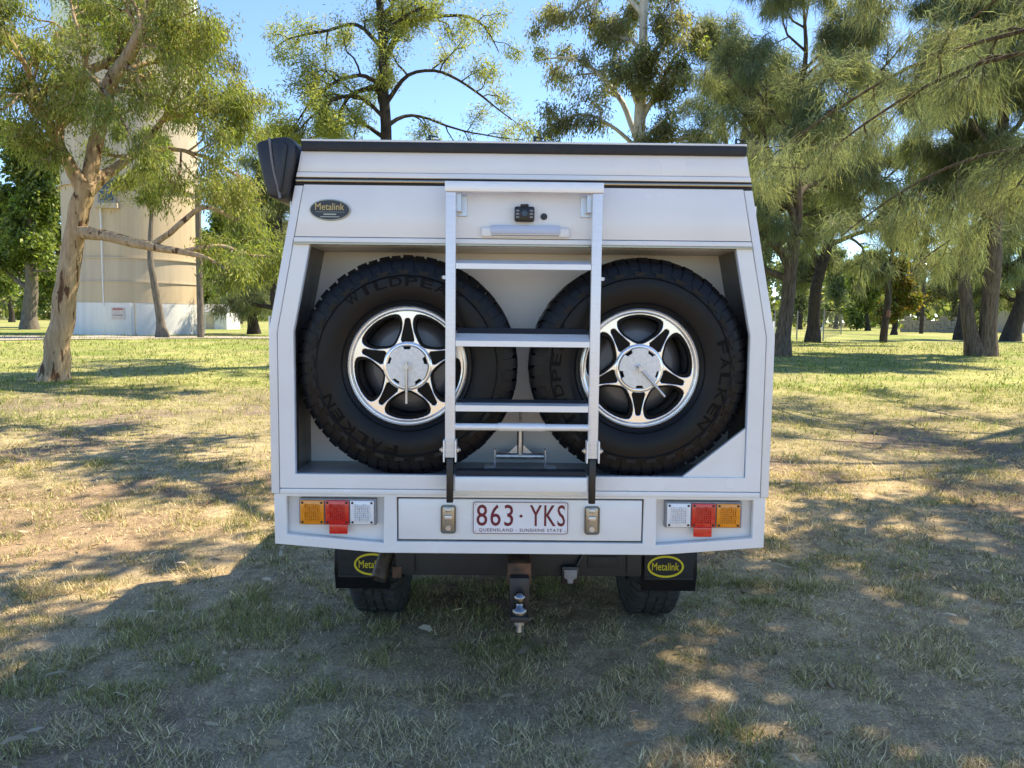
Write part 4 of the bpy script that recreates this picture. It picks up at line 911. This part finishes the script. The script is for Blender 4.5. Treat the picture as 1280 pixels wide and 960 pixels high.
# forked she-oak: two stems from one base
YB = 24.0; b0 = P(1220, 446, YB); b0 = G(b0[0], YB)
t = Tree(74, 0.04, 0.22, 0.17, (0.52, 0.52, 0.5), (14, 7, 6), (1.0, 0.8, 0.75), 0.006, start=0.25)
t.limb([b0 + np.array([0.1, 0, -.3]), b0 + np.array([0.05, 0, 0.05]), Q(1213, 420), Q(1208, 380, .1), Q(1205, 330, .3), Q(1203, 260, .5), Q(1200, 180, .8), Q(1190, 60, 1.2), Q(1180, -60, 1.6)], [.50, .37, .235, .21, .19, .175, .15, .11, .04], 0, 34, True, start=0.36, length=6.6, nch=20, rough=0.08)
t.limb([b0 + np.array([0.2, 0, -.3]), b0 + np.array([0.3, 0, 0.05]), Q(1233, 415), Q(1238, 370, -.1), Q(1241, 320, -.3), Q(1245, 260, -.4), Q(1250, 180, -.6), Q(1262, 60, -1.0), Q(1275, -60, -1.4)], [.52, .40, .29, .265, .25, .225, .19, .12, .04], 0, 34, True, start=0.36, length=6.6, nch=20, rough=0.08)
finish(t, 'sheoak_tree', b0, 'big she-oak forked into two furrowed trunks from one base, right', 'tree', None, B_OAK, leaves(t, 78, 0.36, 0.0100, 0.17, OAKC, 0.95, True, 0.9), M['needle'])
# burnt thin stem with a stump of crown
YB = 38.0; b0 = P(1104, 429, YB); b0 = G(b0[0], YB)
t = Tree(77, 0.0, 0.25, 0.2, (0.5, 0.5, 0.5), (6, 5, 5), (0.9, 0.8, 0.8), 0.008, start=0.62)
t.limb([b0 - np.array([0, 0, .2]), b0, Q(1106, 405), Q(1110, 380), Q(1110, 350, .2), Q(1116, 310, .3), Q(1120, 270, .5)], [.26, .21, .18, .17, .14, .09, .03], 0, 26, True, start=0.55, length=3.6, nch=10, rough=0.06)
sr = finish(t, 'scorched_tree', b0, 'thin blackened leaning tree with a pale band, middle of the right lawn', 'tree', None, B_DARK, leaves(t, 36, 0.4, 0.016, 0.18, OAKC, 0.95, True, 0.9), M['needle'])
bm = bmn(); q0 = Q(1108, 396); q1 = Q(1109, 388); tube(bm, tuple(q0), tuple(q1), 0.19, 0.185, 12); bo = obj('trunk_band', bm, mat('faded_red_band', (0.16, 0.075, 0.055), 0.8, var=0.2), sr); bo.location = -b0
# small bushy tree on the far lawn
b0 = P(1118, 404, 66); b0 = G(b0[0], 66)
t = auto(81, b0, 6.0, 0.22, 0.55, (0, 0), 12, 0.2, 0.08, 0.1, (12, 7, 5))
finish(t, 'round_tree', b0, 'small rounded tree with orange-tinged leaves on the far lawn', 'tree', None, B_DARK, leaves(t, 40, 0.3, 0.085, 0.25, [(0.12, 0.15, 0.035), (0.20, 0.19, 0.04), (0.26, 0.16, 0.045), (0.09, 0.12, 0.03)], 0.5), M['leaf'])

# ---- near she-oak whose branches hang in from the right, trunk out of frame
t = Tree(91, 0.0, 0.30, 0.2, (0.5, 0.5, 0.5), (9, 8, 7), (0.85, 0.85, 0.8), 0.0065, start=0.15, sides=(12, 8, 6, 3))
b0 = G(13.4, 11.2)
t.limb([b0 - np.array([0, 0, .2]), b0, b0 + [0, 0, .4], b0 + [-.1, 0, 3], b0 + [-.2, .1, 6], b0 + [-.2, .2, 9], b0 + [-.1, 0, 12.5]], [.6, .48, .38, .33, .27, .18, .03], 0, 30, False, rough=0.07)
nb = [([(10.4, 8.4, 5.2), (9.0, 8.9, 5.9), (7.6, 9.4, 6.0), (6.2, 10.0, 5.3), (5.0, 10.4, 4.3)], .11), ([(10.4, 8.4, 6.8), (9.0, 7.6, 7.6), (7.2, 7.2, 7.6), (5.6, 7.0, 6.9), (4.4, 6.9, 6.0)], .12),
      ([(10.4, 8.5, 4.2), (9.2, 9.6, 4.7), (8.2, 10.6, 4.7), (7.3, 11.6, 4.2), (6.6, 12.4, 3.4)], .09), ([(10.4, 8.4, 8.2), (8.8, 8.8, 9.2), (7.0, 9.4, 9.5), (5.2, 9.8, 9.2), (3.8, 10.0, 8.6)], .11),
      ([(10.4, 8.3, 6.0), (9.6, 6.6, 6.9), (8.8, 5.2, 7.4), (8.0, 3.8, 7.3), (7.2, 2.8, 6.8)], .11), ([(10.4, 8.5, 7.4), (10.2, 10.2, 8.1), (9.6, 12.0, 8.2), (9.0, 13.4, 7.6), (8.6, 14.4, 6.6)], .10),
      ([(10.4, 8.3, 9.4), (9.2, 6.8, 10.2), (7.8, 5.4, 10.4), (6.4, 4.4, 10.0), (5.2, 3.6, 9.4)], .10), ([(10.5, 8.5, 3.6), (9.9, 10.0, 4.1), (9.7, 11.6, 4.1), (9.4, 13.2, 3.6), (9.2, 14.4, 3.0)], .08),
      ([(10.5, 8.5, 5.6), (11.8, 10.0, 6.2), (12.6, 11.6, 6.2), (13.2, 13.0, 5.6)], .08), ([(10.4, 8.5, 6.4), (9.0, 10.2, 6.8), (7.6, 11.8, 6.6), (6.2, 13.0, 5.8), (5.2, 13.8, 4.9)], .10),
      ([(10.6, 8.4, 6.6), (12.2, 8.0, 7.4), (13.8, 7.6, 7.6), (15.2, 7.4, 7.2)], .10), ([(10.6, 8.5, 7.8), (12.0, 9.6, 8.6), (13.4, 10.6, 8.8), (14.6, 11.4, 8.4)], .10), ([(10.6, 8.4, 8.8), (11.8, 7.0, 9.6), (13.0, 5.8, 9.8), (14.0, 5.0, 9.4)], .09),
      ([(10.5, 8.3, 5.0), (10.2, 6.4, 5.6), (9.6, 4.8, 5.8), (9.0, 3.4, 5.4)], .08)]
for p_, r_ in nb:
    p_ = [(13.2, 11.2, p_[0][2] - 0.6)] + [(p_[0][0] + .3, p_[0][1] + .3, p_[0][2])] + list(p_[1:])
    t.limb(p_, np.linspace(r_ * 0.62, 0.012, len(p_)), 1, 18, True, start=0.26, length=3.2, nch=13, rough=0.03)
finish(t, 'sheoak_tree', b0, 'near she-oak whose drooping needle branches hang in at the upper right', 'tree', None, B_OAK, leaves(t, 74, 0.25, 0.0048, 0.13, OAKC, 0.8, True, 1.2), M['needle'])
# ---- tall gum beside the camera: only its shade reaches the picture
t = Tree(95, 0.03, 0.12, 0.2, (0.5, 0.5, 0.5), (9, 7, 6), (0.85, 0.85, 0.8), 0.006, start=0.2)
b0 = G(8.6, -0.5)
t.limb([b0 - np.array([0, 0, .2]), b0, b0 + [0, 0, .4], b0 + [-.5, .3, 4], b0 + [-1.2, .8, 7.4], b0 + [-2.0, 1.4, 10]], [.6, .5, .40, .34, .26, .12], 0, 26, False, rough=0.04)
for p_, r_ in [([(7.4, .3, 7.4), (6.0, 1.2, 8.9), (4.4, 2.2, 9.8), (2.6, 3.2, 10.2), (0.8, 4.2, 10.2)], .16), ([(7.4, .3, 7.2), (6.6, 2.2, 8.8), (5.4, 4.4, 9.6), (4.0, 6.6, 10.2), (2.6, 8.8, 10.4)], .15),
               ([(7.0, .6, 8.6), (5.6, .4, 10.2), (4.0, .2, 11.2), (2.2, 0.2, 11.6)], .12), ([(6.8, .8, 9.6), (6.0, 1.8, 11.4), (4.8, 3.2, 12.8), (3.4, 4.8, 13.6)], .12),
               ([(7.6, .2, 6.6), (7.2, 2.0, 8.0), (6.8, 4.0, 8.8), (6.2, 6.0, 9.2)], .11), ([(4.4, 2.2, 9.8), (2.8, 4.4, 10.8), (0.8, 6.6, 11.2), (-1.2, 8.4, 11.0)], .09), ([(6.0, 1.2, 8.9), (6.2, 2.4, 8.4), (6.0, 3.6, 8.0), (5.4, 4.6, 7.6)], .07), ([(7.4, .3, 7.0), (8.4, 2.2, 8.2), (9.0, 4.2, 8.8), (9.2, 6.2, 9.0)], .09), ([(7.6, .2, 7.0), (7.0, 2.4, 7.6), (7.2, 4.4, 8.2), (7.8, 6.4, 8.6)], .09), ([(6.6, 2.2, 8.8), (7.6, 3.4, 9.8), (8.8, 4.6, 10.4), (9.8, 6.0, 10.6)], .07), ([(7.4, .3, 7.2), (9.0, 0.8, 8.6), (10.4, 2.0, 9.4), (11.4, 3.6, 9.6)], .08), ([(4.4, 2.2, 9.8), (3.4, 3.4, 9.2), (2.0, 3.8, 8.8), (0.6, 3.6, 8.6)], .08), ([(4.0, 6.6, 10.2), (2.0, 8.6, 9.8), (0.0, 10.2, 9.6), (-2.0, 11.2, 9.4)], .09), ([(2.6, 8.8, 10.4), (0.6, 9.2, 11.0), (-1.6, 9.0, 11.2), (-3.6, 9.6, 10.8)], .07), ([(2.6, 3.2, 10.2), (0.6, 5.2, 9.8), (-1.4, 6.8, 9.6), (-3.2, 7.8, 9.2)], .07)]:
    t.limb(p_, np.linspace(r_ * 0.55, 0.015, len(p_)), 1, 16, True, start=0.2, length=3.2, nch=9)
finish(t, 'gum_tree', b0, 'spreading gum standing right of the camera, outside the picture, shading the foreground', 'tree', None, B_PALE, leaves(t, 30, 0.25, 0.050, 0.24, GUMC, 0.8), M['leaf'])

# ---- far trees behind the lawns
rng = np.random.default_rng(5)
far = [(1000, 95, 10, OAKC, 'distant olive tree seen between the furrowed trunk and the leaning dark trunk'), (1045, 110, 12, OAKC, 'distant olive tree just right of the leaning dark trunk'),
       (1085, 90, 9, GRNC, 'distant green tree left of the scorched thin tree'), (1150, 120, 13, GREYC, 'distant grey-green tree behind the power pole'), (1190, 100, 12, GREYC, 'distant grey-green tree behind the low block wall'),
       (1235, 85, 12, OAKC, 'distant olive tree behind the forked she-oak'), (1285, 95, 12, GRNC, 'distant green tree beside the far house, right edge'), (960, 85, 13, OAKC, 'distant olive tree half hidden by the right edge of the ute'),
       (300, 95, 12, OAKC, 'distant olive tree between the white shed and the ute'), (15, 90, 14, GRNC, 'distant green tree far behind the thick grey trunk, far left')]
for i, (px, Yd, h, cols, lab) in enumerate(far):
    b0 = P(px, 405, Yd); b0 = G(b0[0], Yd)
    t = auto(200 + i, b0, h, 0.26, 0.48, (rng.normal() * .5, 0), 12, 0.12, 0.08, 0.12, (12, 6, 5), sides=(8, 5, 4, 3))
    finish(t, 'distant_tree', b0, lab, 'tree', 'distant trees behind the lawns', B_DARK, leaves(t, 21, 0.48, 0.11, 0.4, cols, 0.6), M['leaf'])
# far belt of trees closing the horizon, one mass
n = 40000; az = rng.uniform(-1.25, 1.25, n); rad = rng.uniform(150, 200, n); x = rad * np.sin(az); y = rad * np.cos(az)
hh = 3.5 + 15 * sstep(0.28, 0.74, fbm(az * 26, rad * 0.02, 1.0, 88, 4, 0.65)); z = gz(x, y) + hh * rng.uniform(0, 1, n) ** 0.75 * (0.75 + 0.35 * rng.uniform(0, 1, n))
p = np.stack([x, y, z], 1); d = rng.normal(size=(n, 3)); d /= np.linalg.norm(d, axis=1)[:, None]; s2 = np.cross(d, rng.normal(size=(n, 3))); s2 /= np.linalg.norm(s2, axis=1)[:, None]
V = np.stack([p - d * .8, p + s2 * .6, p + d * .9, p - s2 * .6], 1).reshape(-1, 3)
cc = hue(rng, n, OAKC + GRNC[:2] + GREYC[:2], 0.25)
o = link('distant_wood', raw_mesh('distant_wood', V, np.arange(4 * n).reshape(-1, 4), 4, cc), M['leaf']); tag(o, 'far belt of trees along the horizon', 'wood', kind='stuff')

# ------------------------------------------------------------------ water tower and other things
M['tower'] = mat('tower_render', (0.50, 0.40, 0.275), 0.9, spec=0.15, col2=(0.60, 0.485, 0.34), vscale=1.4, stretch=(1.6, 1.6, 0.10), bump=0.1, bscale=8)
M['towergrey'] = mat('tower_grey_render', (0.48, 0.40, 0.30), 0.9, spec=0.15, col2=(0.57, 0.485, 0.375), vscale=1.4, stretch=(1.6, 1.6, 0.10), bump=0.1, bscale=8)
M['towerwhite'] = mat('tower_whitewash', (0.66, 0.66, 0.65), 0.85, spec=0.15, col2=(0.78, 0.77, 0.75), vscale=1.6, stretch=(1.4, 1.4, 0.25), bump=0.08, bscale=8)
M['towerteal'] = mat('tower_pale_green', (0.62, 0.74, 0.68), 0.85, spec=0.15, var=0.06, vscale=1.2)
YT = 40.5; tb = P(171, 421, YT); tx = tb[0]; tz = float(gz(tx, YT)); TRD = 3.62
tower = empty('water_tower', (tx, YT, tz), 'round beige concrete water tower with whitewashed base, left background', 'tower')
def zlev(py): return P(171, py, YT - TRD)[2] - tz
def cyl(r0, r1, z0, z1, seg=96, cap=False):
    bm = bmn(); a = [bm.verts.new((r0 * math.cos(2 * math.pi * i / seg), r0 * math.sin(2 * math.pi * i / seg), z0)) for i in range(seg)]; b_ = [bm.verts.new((r1 * math.cos(2 * math.pi * i / seg), r1 * math.sin(2 * math.pi * i / seg), z1)) for i in range(seg)]
    for i in range(seg): j = (i + 1) % seg; bm.faces.new((a[i], a[j], b_[j], b_[i]))
    if cap: bm.faces.new(b_); bm.faces.new(a[::-1])
    return bm
z1 = zlev(378); z2 = zlev(352); z3 = zlev(322); z4 = zlev(228)
obj('whitewashed_base', cyl(TRD, TRD * 0.995, -0.4, z1), M['towerwhite'], tower, 40)
obj('shaft', cyl(TRD * 0.992, TRD * 0.985, z1, z2), M['tower'], tower, 40)
obj('shaft', cyl(TRD * 0.980, TRD * 0.975, z2, z3), M['towergrey'], tower, 40)
obj('shaft', cyl(TRD * 0.972, TRD * 0.960, z3, z4), M['tower'], tower, 40)
obj('shaft', cyl(TRD * 0.957, TRD * 0.945, z4, 15.5), M['towergrey'], tower, 40)
obj('tank', cyl(TRD * 0.98, TRD * 1.02, 15.5, 23.0, cap=True), M['towerteal'], tower, 40)
for z in (z1, z2, z3, z4, 15.5): obj('joint_band', cyl(TRD * 0.997, TRD * 0.997, z - 0.03, z + 0.03, cap=True), M['towergrey'], tower, 30)
def on_tower(px, zc, w, h, dep, name, m, parent=tower, extra=0.0, bev=0.01):
    X0 = P(px, 400, YT - TRD)[0] - tx; a = math.asin(max(-0.98, min(0.98, X0 / TRD))); bm = bmn(); bx(bm, -w / 2, w / 2, -dep, 0.12, zc - h / 2, zc + h / 2, bev)
    rot = Matrix.Translation((0, 0, 0)) @ Matrix.Rotation(a, 4, 'Z') @ Matrix.Translation((0, -TRD * 0.985 - extra, 0)); bmesh.ops.transform(bm, matrix=rot, verts=bm.verts[:])
    return obj(name, bm, m, parent)
zw = zlev(238)
wf = on_tower(138, zw, 0.85, 1.25, 0.06, 'window', M['greyplastic']); on_tower(138, zw + 0.28, 0.68, 0.45, 0.085, 'pane', M['glass'], wf); on_tower(138, zw - 0.28, 0.68, 0.45, 0.085, 'pane', M['glass'], wf)
on_tower(138, zw - 0.78, 1.15, 0.26, 0.22, 'window_ledge', M['towergrey'])
on_tower(147, 0.75, 1.25, 1.9, 0.03, 'door', M['towerwhite']); sg = on_tower(147, 1.15, 0.62, 0.62, 0.075, 'sign_board', mat('faded_sign', (0.66, 0.62, 0.60), 0.7, col2=(0.55, 0.45, 0.42), vscale=9))
on_tower(147, 1.36, 0.5, 0.10, 0.085, 'sign_strip', mat('faded_red', (0.45, 0.16, 0.13), 0.7), sg); on_tower(147, 1.05, 0.46, 0.05, 0.085, 'sign_strip', M['greyplastic'], sg)
on_tower(130, 5.0, 0.06, 7.0, 0.07, 'down_pipe', M['towerwhite'])
on_tower(165, 0.75, 0.05, 1.9, 0.08, 'down_pipe', M['towergrey'])
# timber pole and power poles
def pole(px, py, top, Yd, r, label, m, name='timber_pole', arm=False):
    b0 = P(px, py, Yd); b0 = G(b0[0], Yd); z = P(px, top, Yd)[2] - b0[2]
    root = empty(name, b0, label, 'pole'); bm = bmn(); tube(bm, (0, 0, -0.3), (0.02, 0, z), r, r * 0.82, 14); obj('post', bm, m, root, 40)
    bm = bmn(); tube(bm, (0.02, 0, z), (0.02, 0, z + 0.05), r * 0.9, r * 0.6, 14); obj('pole_cap', bm, M['steel'], root, 40)
    if arm:
        bm = bmn(); bx(bm, -0.9, 0.9, -0.06, 0.06, z - 0.6, z - 0.48, 0.01); obj('cross_arm', bm, m, root)
    return root
pole(251, 422, 236, 34.0, 0.16, 'grey timber pole standing at the right edge of the water tower', B_GREY)
pole(1152, 406, 330, 75.0, 0.20, 'thin dark power pole on the far right lawn', B_DARK, arm=True)
# shed
M['shedwall'] = mat('shed_white', (0.70, 0.70, 0.70), 0.7, var=0.05); M['tin'] = mat('tin_roof', (0.45, 0.46, 0.47), 0.45, 0.6, var=0.1)
def shed(px, py, Yd, w, d, h, label, wall, roof, name='shed'):
    b0 = P(px, py, Yd); b0 = G(b0[0], Yd); root = empty(name, b0, label, 'shed' if name == 'shed' else 'building')
    bm = bmn(); bx(bm, -w / 2, w / 2, -d / 2, d / 2, -0.3, h, 0.01); obj('wall', bm, wall, root)
    bm = bmn(); A = [(-d / 2 - 0.2, h), (0, h + 0.22 * d), (d / 2 + 0.2, h), (0, h + 0.22 * d - 0.06)]
    v1 = [bm.verts.new((-w / 2 - 0.15, y, z + 0.02)) for y, z in A]; v2 = [bm.verts.new((w / 2 + 0.15, y, z + 0.02)) for y, z in A]
    bm.faces.new(v1); bm.faces.new(v2[::-1])
    for i in range(4): j = (i + 1) % 4; bm.faces.new((v1[i], v2[i], v2[j], v1[j]))
    obj('roof', bm, roof, root)
    bm = bmn(); bx(bm, -w * 0.12, w * 0.12, -d / 2 - 0.03, -d / 2 + 0.02, 0, min(2.0, h - 0.2)); obj('door', bm, M['towergrey'], root)
    return root
shed(272, 416, 58, 2.6, 3, 1.3, 'low white shed beneath trees right of the water tower', M['shedwall'], M['tin'])
shed(1292, 402, 90, 9, 6, 2.6, 'far house with brown roof at the right edge behind trees', mat('house_wall', (0.45, 0.40, 0.35), 0.8, var=0.05), mat('brown_roof', (0.22, 0.11, 0.075), 0.7, var=0.1), 'house')
# low stone wall far right
b0 = P(1168, 401, 82); b0 = G(b0[0], 82); lw = empty('stone_wall', b0, 'low pale block wall at the far end of the right lawn', 'wall')
bk = mat('pale_block', (0.24, 0.20, 0.15), 0.9, var=0.15, vscale=3)
bmB = bmn(); bx(bmB, 0, 0.76, 0, 0.4, 0, 0.42, 0.03); bme = None
blk = obj('block', bmB, bk, lw); blk.location = (-3.6, 0, 0); bme = blk.data
for r_ in range(4):
    for c_ in range(9 - (r_ % 2)):
        if r_ == 0 and c_ == 0: continue
        if r_ == 3 and c_ in (1, 3, 4, 6): continue
        o = bpy.data.objects.new('block', bme); COL.objects.link(o); o.parent = lw; o.location = (-3.6 + c_ * 0.79 + 0.39 * (r_ % 2), 0, r_ * 0.44)
# wire fence, right of the ute
fz = empty('wire_fence', G(P(996, 418, 42)[0], 42), 'wire mesh fence with grey posts behind the leaning dark trunk', 'fence'); fb = np.array(fz.location)
fp = [P(968, 418, 46), P(996, 418, 42), P(1029, 421, 40), P(1052, 405, 62)]
fp = [G(p[0], p[1]) - fb for p in fp]
for p in fp:
    bm = bmn(); tube(bm, (p[0], p[1], p[2] - .2), (p[0], p[1], p[2] + 1.75), 0.04, seg=10); obj('post', bm, M['greyplastic'], fz, 40)
bm = bmn(); p = fp[1]; tube(bm, (p[0] + 1.1, p[1] - .5, p[2]), (p[0] + 0.35 + 1.1, p[1] - 0.4, p[2] + 1.3), 0.03, seg=8); obj('brace', bm, M['steel'], fz, 40)
for a, b_ in zip(fp[:-1], fp[1:]):
    bm = bmn()
    for k in range(7): z = 0.15 + k * 0.26; tube(bm, (a[0], a[1], a[2] + z), (b_[0], b_[1], b_[2] + z), 0.004, seg=4)
    n = int(np.linalg.norm(b_ - a) / 0.3)
    for k in range(1, n):
        q = a + (b_ - a) * k / n; tube(bm, (q[0], q[1], q[2] + 0.1), (q[0], q[1], q[2] + 1.72), 0.0025, seg=4)
    o = obj('wire_mesh', bm, mat('dull_wire', (0.12, 0.12, 0.12), 0.6, 0.5), fz); tag(o, kind='stuff')

# ------------------------------------------------------------------ grass and leaf litter
rng = np.random.default_rng(77)
def blades(n, sampler, L, Wd, seed):
    x, y = sampler(n); g, b = masks(x, y)
    cl = fbm(x, y, 5.5, 12, 2)                                     # tuftiness
    k = rng.uniform(size=n) < np.clip((1 - 0.6 * b) * (0.42 + 1.1 * sstep(0.36, 0.62, cl)), 0.05, 1); x, y, g, cl = x[k], y[k], g[k], cl[k]; n = len(x)
    z = gz(x, y) - 0.004
    isg = rng.uniform(size=n) < np.clip(g * 1.15 + 0.06, 0, 0.95)
    th = rng.uniform(0, 2 * np.pi, n); tilt = np.where(isg, rng.uniform(0.25, 1.2, n), rng.uniform(0.7, 1.56, n))
    d = np.stack([np.cos(th) * np.sin(tilt), np.sin(th) * np.sin(tilt), np.cos(tilt) + 0.05], 1)
    ln = (L * rng.uniform(0.45, 1.5, n) * np.where(isg, 1.1, 1.0) * (0.6 + 0.95 * sstep(0.35, 0.7, cl)))[:, None]; sv = np.stack([-np.sin(th + rng.normal(size=n) * .6), np.cos(th), np.zeros(n)], 1)
    w = (Wd * rng.uniform(0.6, 1.4, n))[:, None]; p = np.stack([x, y, z], 1)
    col = np.where(isg[:, None], nearmix(y, C_GREENN, C_GREEN) * 1.05, nearmix(y, C_STRAWN, C_STRAW) * 1.12) * np.clip(1 + 0.42 * rng.normal(size=(n, 1)), 0.25, 1.7)
    old = (~isg) & (rng.uniform(size=n) < 0.45); col[old] = col[old] * np.array([0.62, 0.60, 0.66])
    V = np.stack([p - sv * w, p + sv * w, p + d * ln], 1)
    return V, col
def frust(d0, d1, pw, mx=1.15):
    def f(n):
        u = rng.uniform(size=n); D = (d0 ** pw + u * (d1 ** pw - d0 ** pw)) ** (1 / pw); X = (rng.uniform(-1, 1, n)) * (0.72 * D * mx + 0.6)
        return X - 0.06, D - 2.95
    return f
Vs = []; Cs = []
for n, s_, L, w_ in [(290000, frust(2.3, 4.8, 1.5), 0.036, 0.0021), (190000, frust(4.4, 8.5, 1.4), 0.040, 0.0031), (150000, frust(8, 17, 1.4), 0.060, 0.0050), (80000, frust(16, 42, 1.3), 0.075, 0.012)]:
    V, c = blades(n, s_, L, w_, 1); Vs.append(V); Cs.append(c)
V = np.concatenate(Vs); Cc = np.concatenate(Cs)
inside = (np.abs(np.abs(V[:, 0, 0]) - 0.775) < 0.15) & (np.abs(V[:, 0, 1] - 1.45) < 0.16)
V = V[~inside]; Cc = Cc[~inside]
go = link('grass', raw_mesh('grass', V.reshape(-1, 3), np.arange(len(V) * 3).reshape(-1, 3), 3, Cc), M['grass']); tag(go, 'short dry and green grass covering the park lawn', 'grass', kind='stuff')
# fallen leaves and twigs
n = 2600; x, y = frust(2.3, 9, 1.6)(n); th = rng.uniform(0, 2 * np.pi, n); ln = rng.uniform(0.03, 0.12, n) * rng.uniform(0.35, 1, n); w = ln * rng.uniform(0.07, 0.16, n); z = gz(x, y) + rng.uniform(0.018, 0.045, n)
tw = rng.uniform(size=n) < 0.30; ln[tw] *= 1.6; w[tw] = 0.0025
d = np.stack([np.cos(th), np.sin(th), rng.normal(size=n) * .12], 1); s2 = np.stack([-np.sin(th), np.cos(th), rng.normal(size=n) * .35], 1); p = np.stack([x, y, z], 1); cv = np.array([0, 0, 1.0])
hgt = (rng.uniform(-0.06, 0.16, n) * ln)[:, None]; ln = ln[:, None]; w = w[:, None]
L0 = p - d * ln / 2; L1 = p - d * ln * 0.2 + cv * hgt; L2 = p + d * ln * 0.2 + cv * hgt; L3 = p + d * ln / 2
V = np.stack([L0, L1 + s2 * w, L1 - s2 * w, L2 + s2 * w * .9, L2 - s2 * w * .9, L3], 1).reshape(-1, 3)
o6 = np.arange(n)[:, None] * 6
F = np.concatenate([o6 + np.array([[0, 2, 1, 1]])[:, :3].repeat(1, 0), o6 + np.array([[1, 2, 4]]), o6 + np.array([[1, 4, 3]]), o6 + np.array([[3, 4, 5]])])
lc = hue(rng, n, [(0.40, 0.29, 0.18), (0.50, 0.40, 0.28), (0.24, 0.15, 0.09), (0.55, 0.46, 0.34)], 0.2)
lo = link('leaf_litter', raw_mesh('leaf_litter', V, F, 3, np.tile(lc, (4, 1))), M['grass']); tag(lo, 'fallen gum leaves and twigs strewn over the grass', 'leaves', kind='stuff')
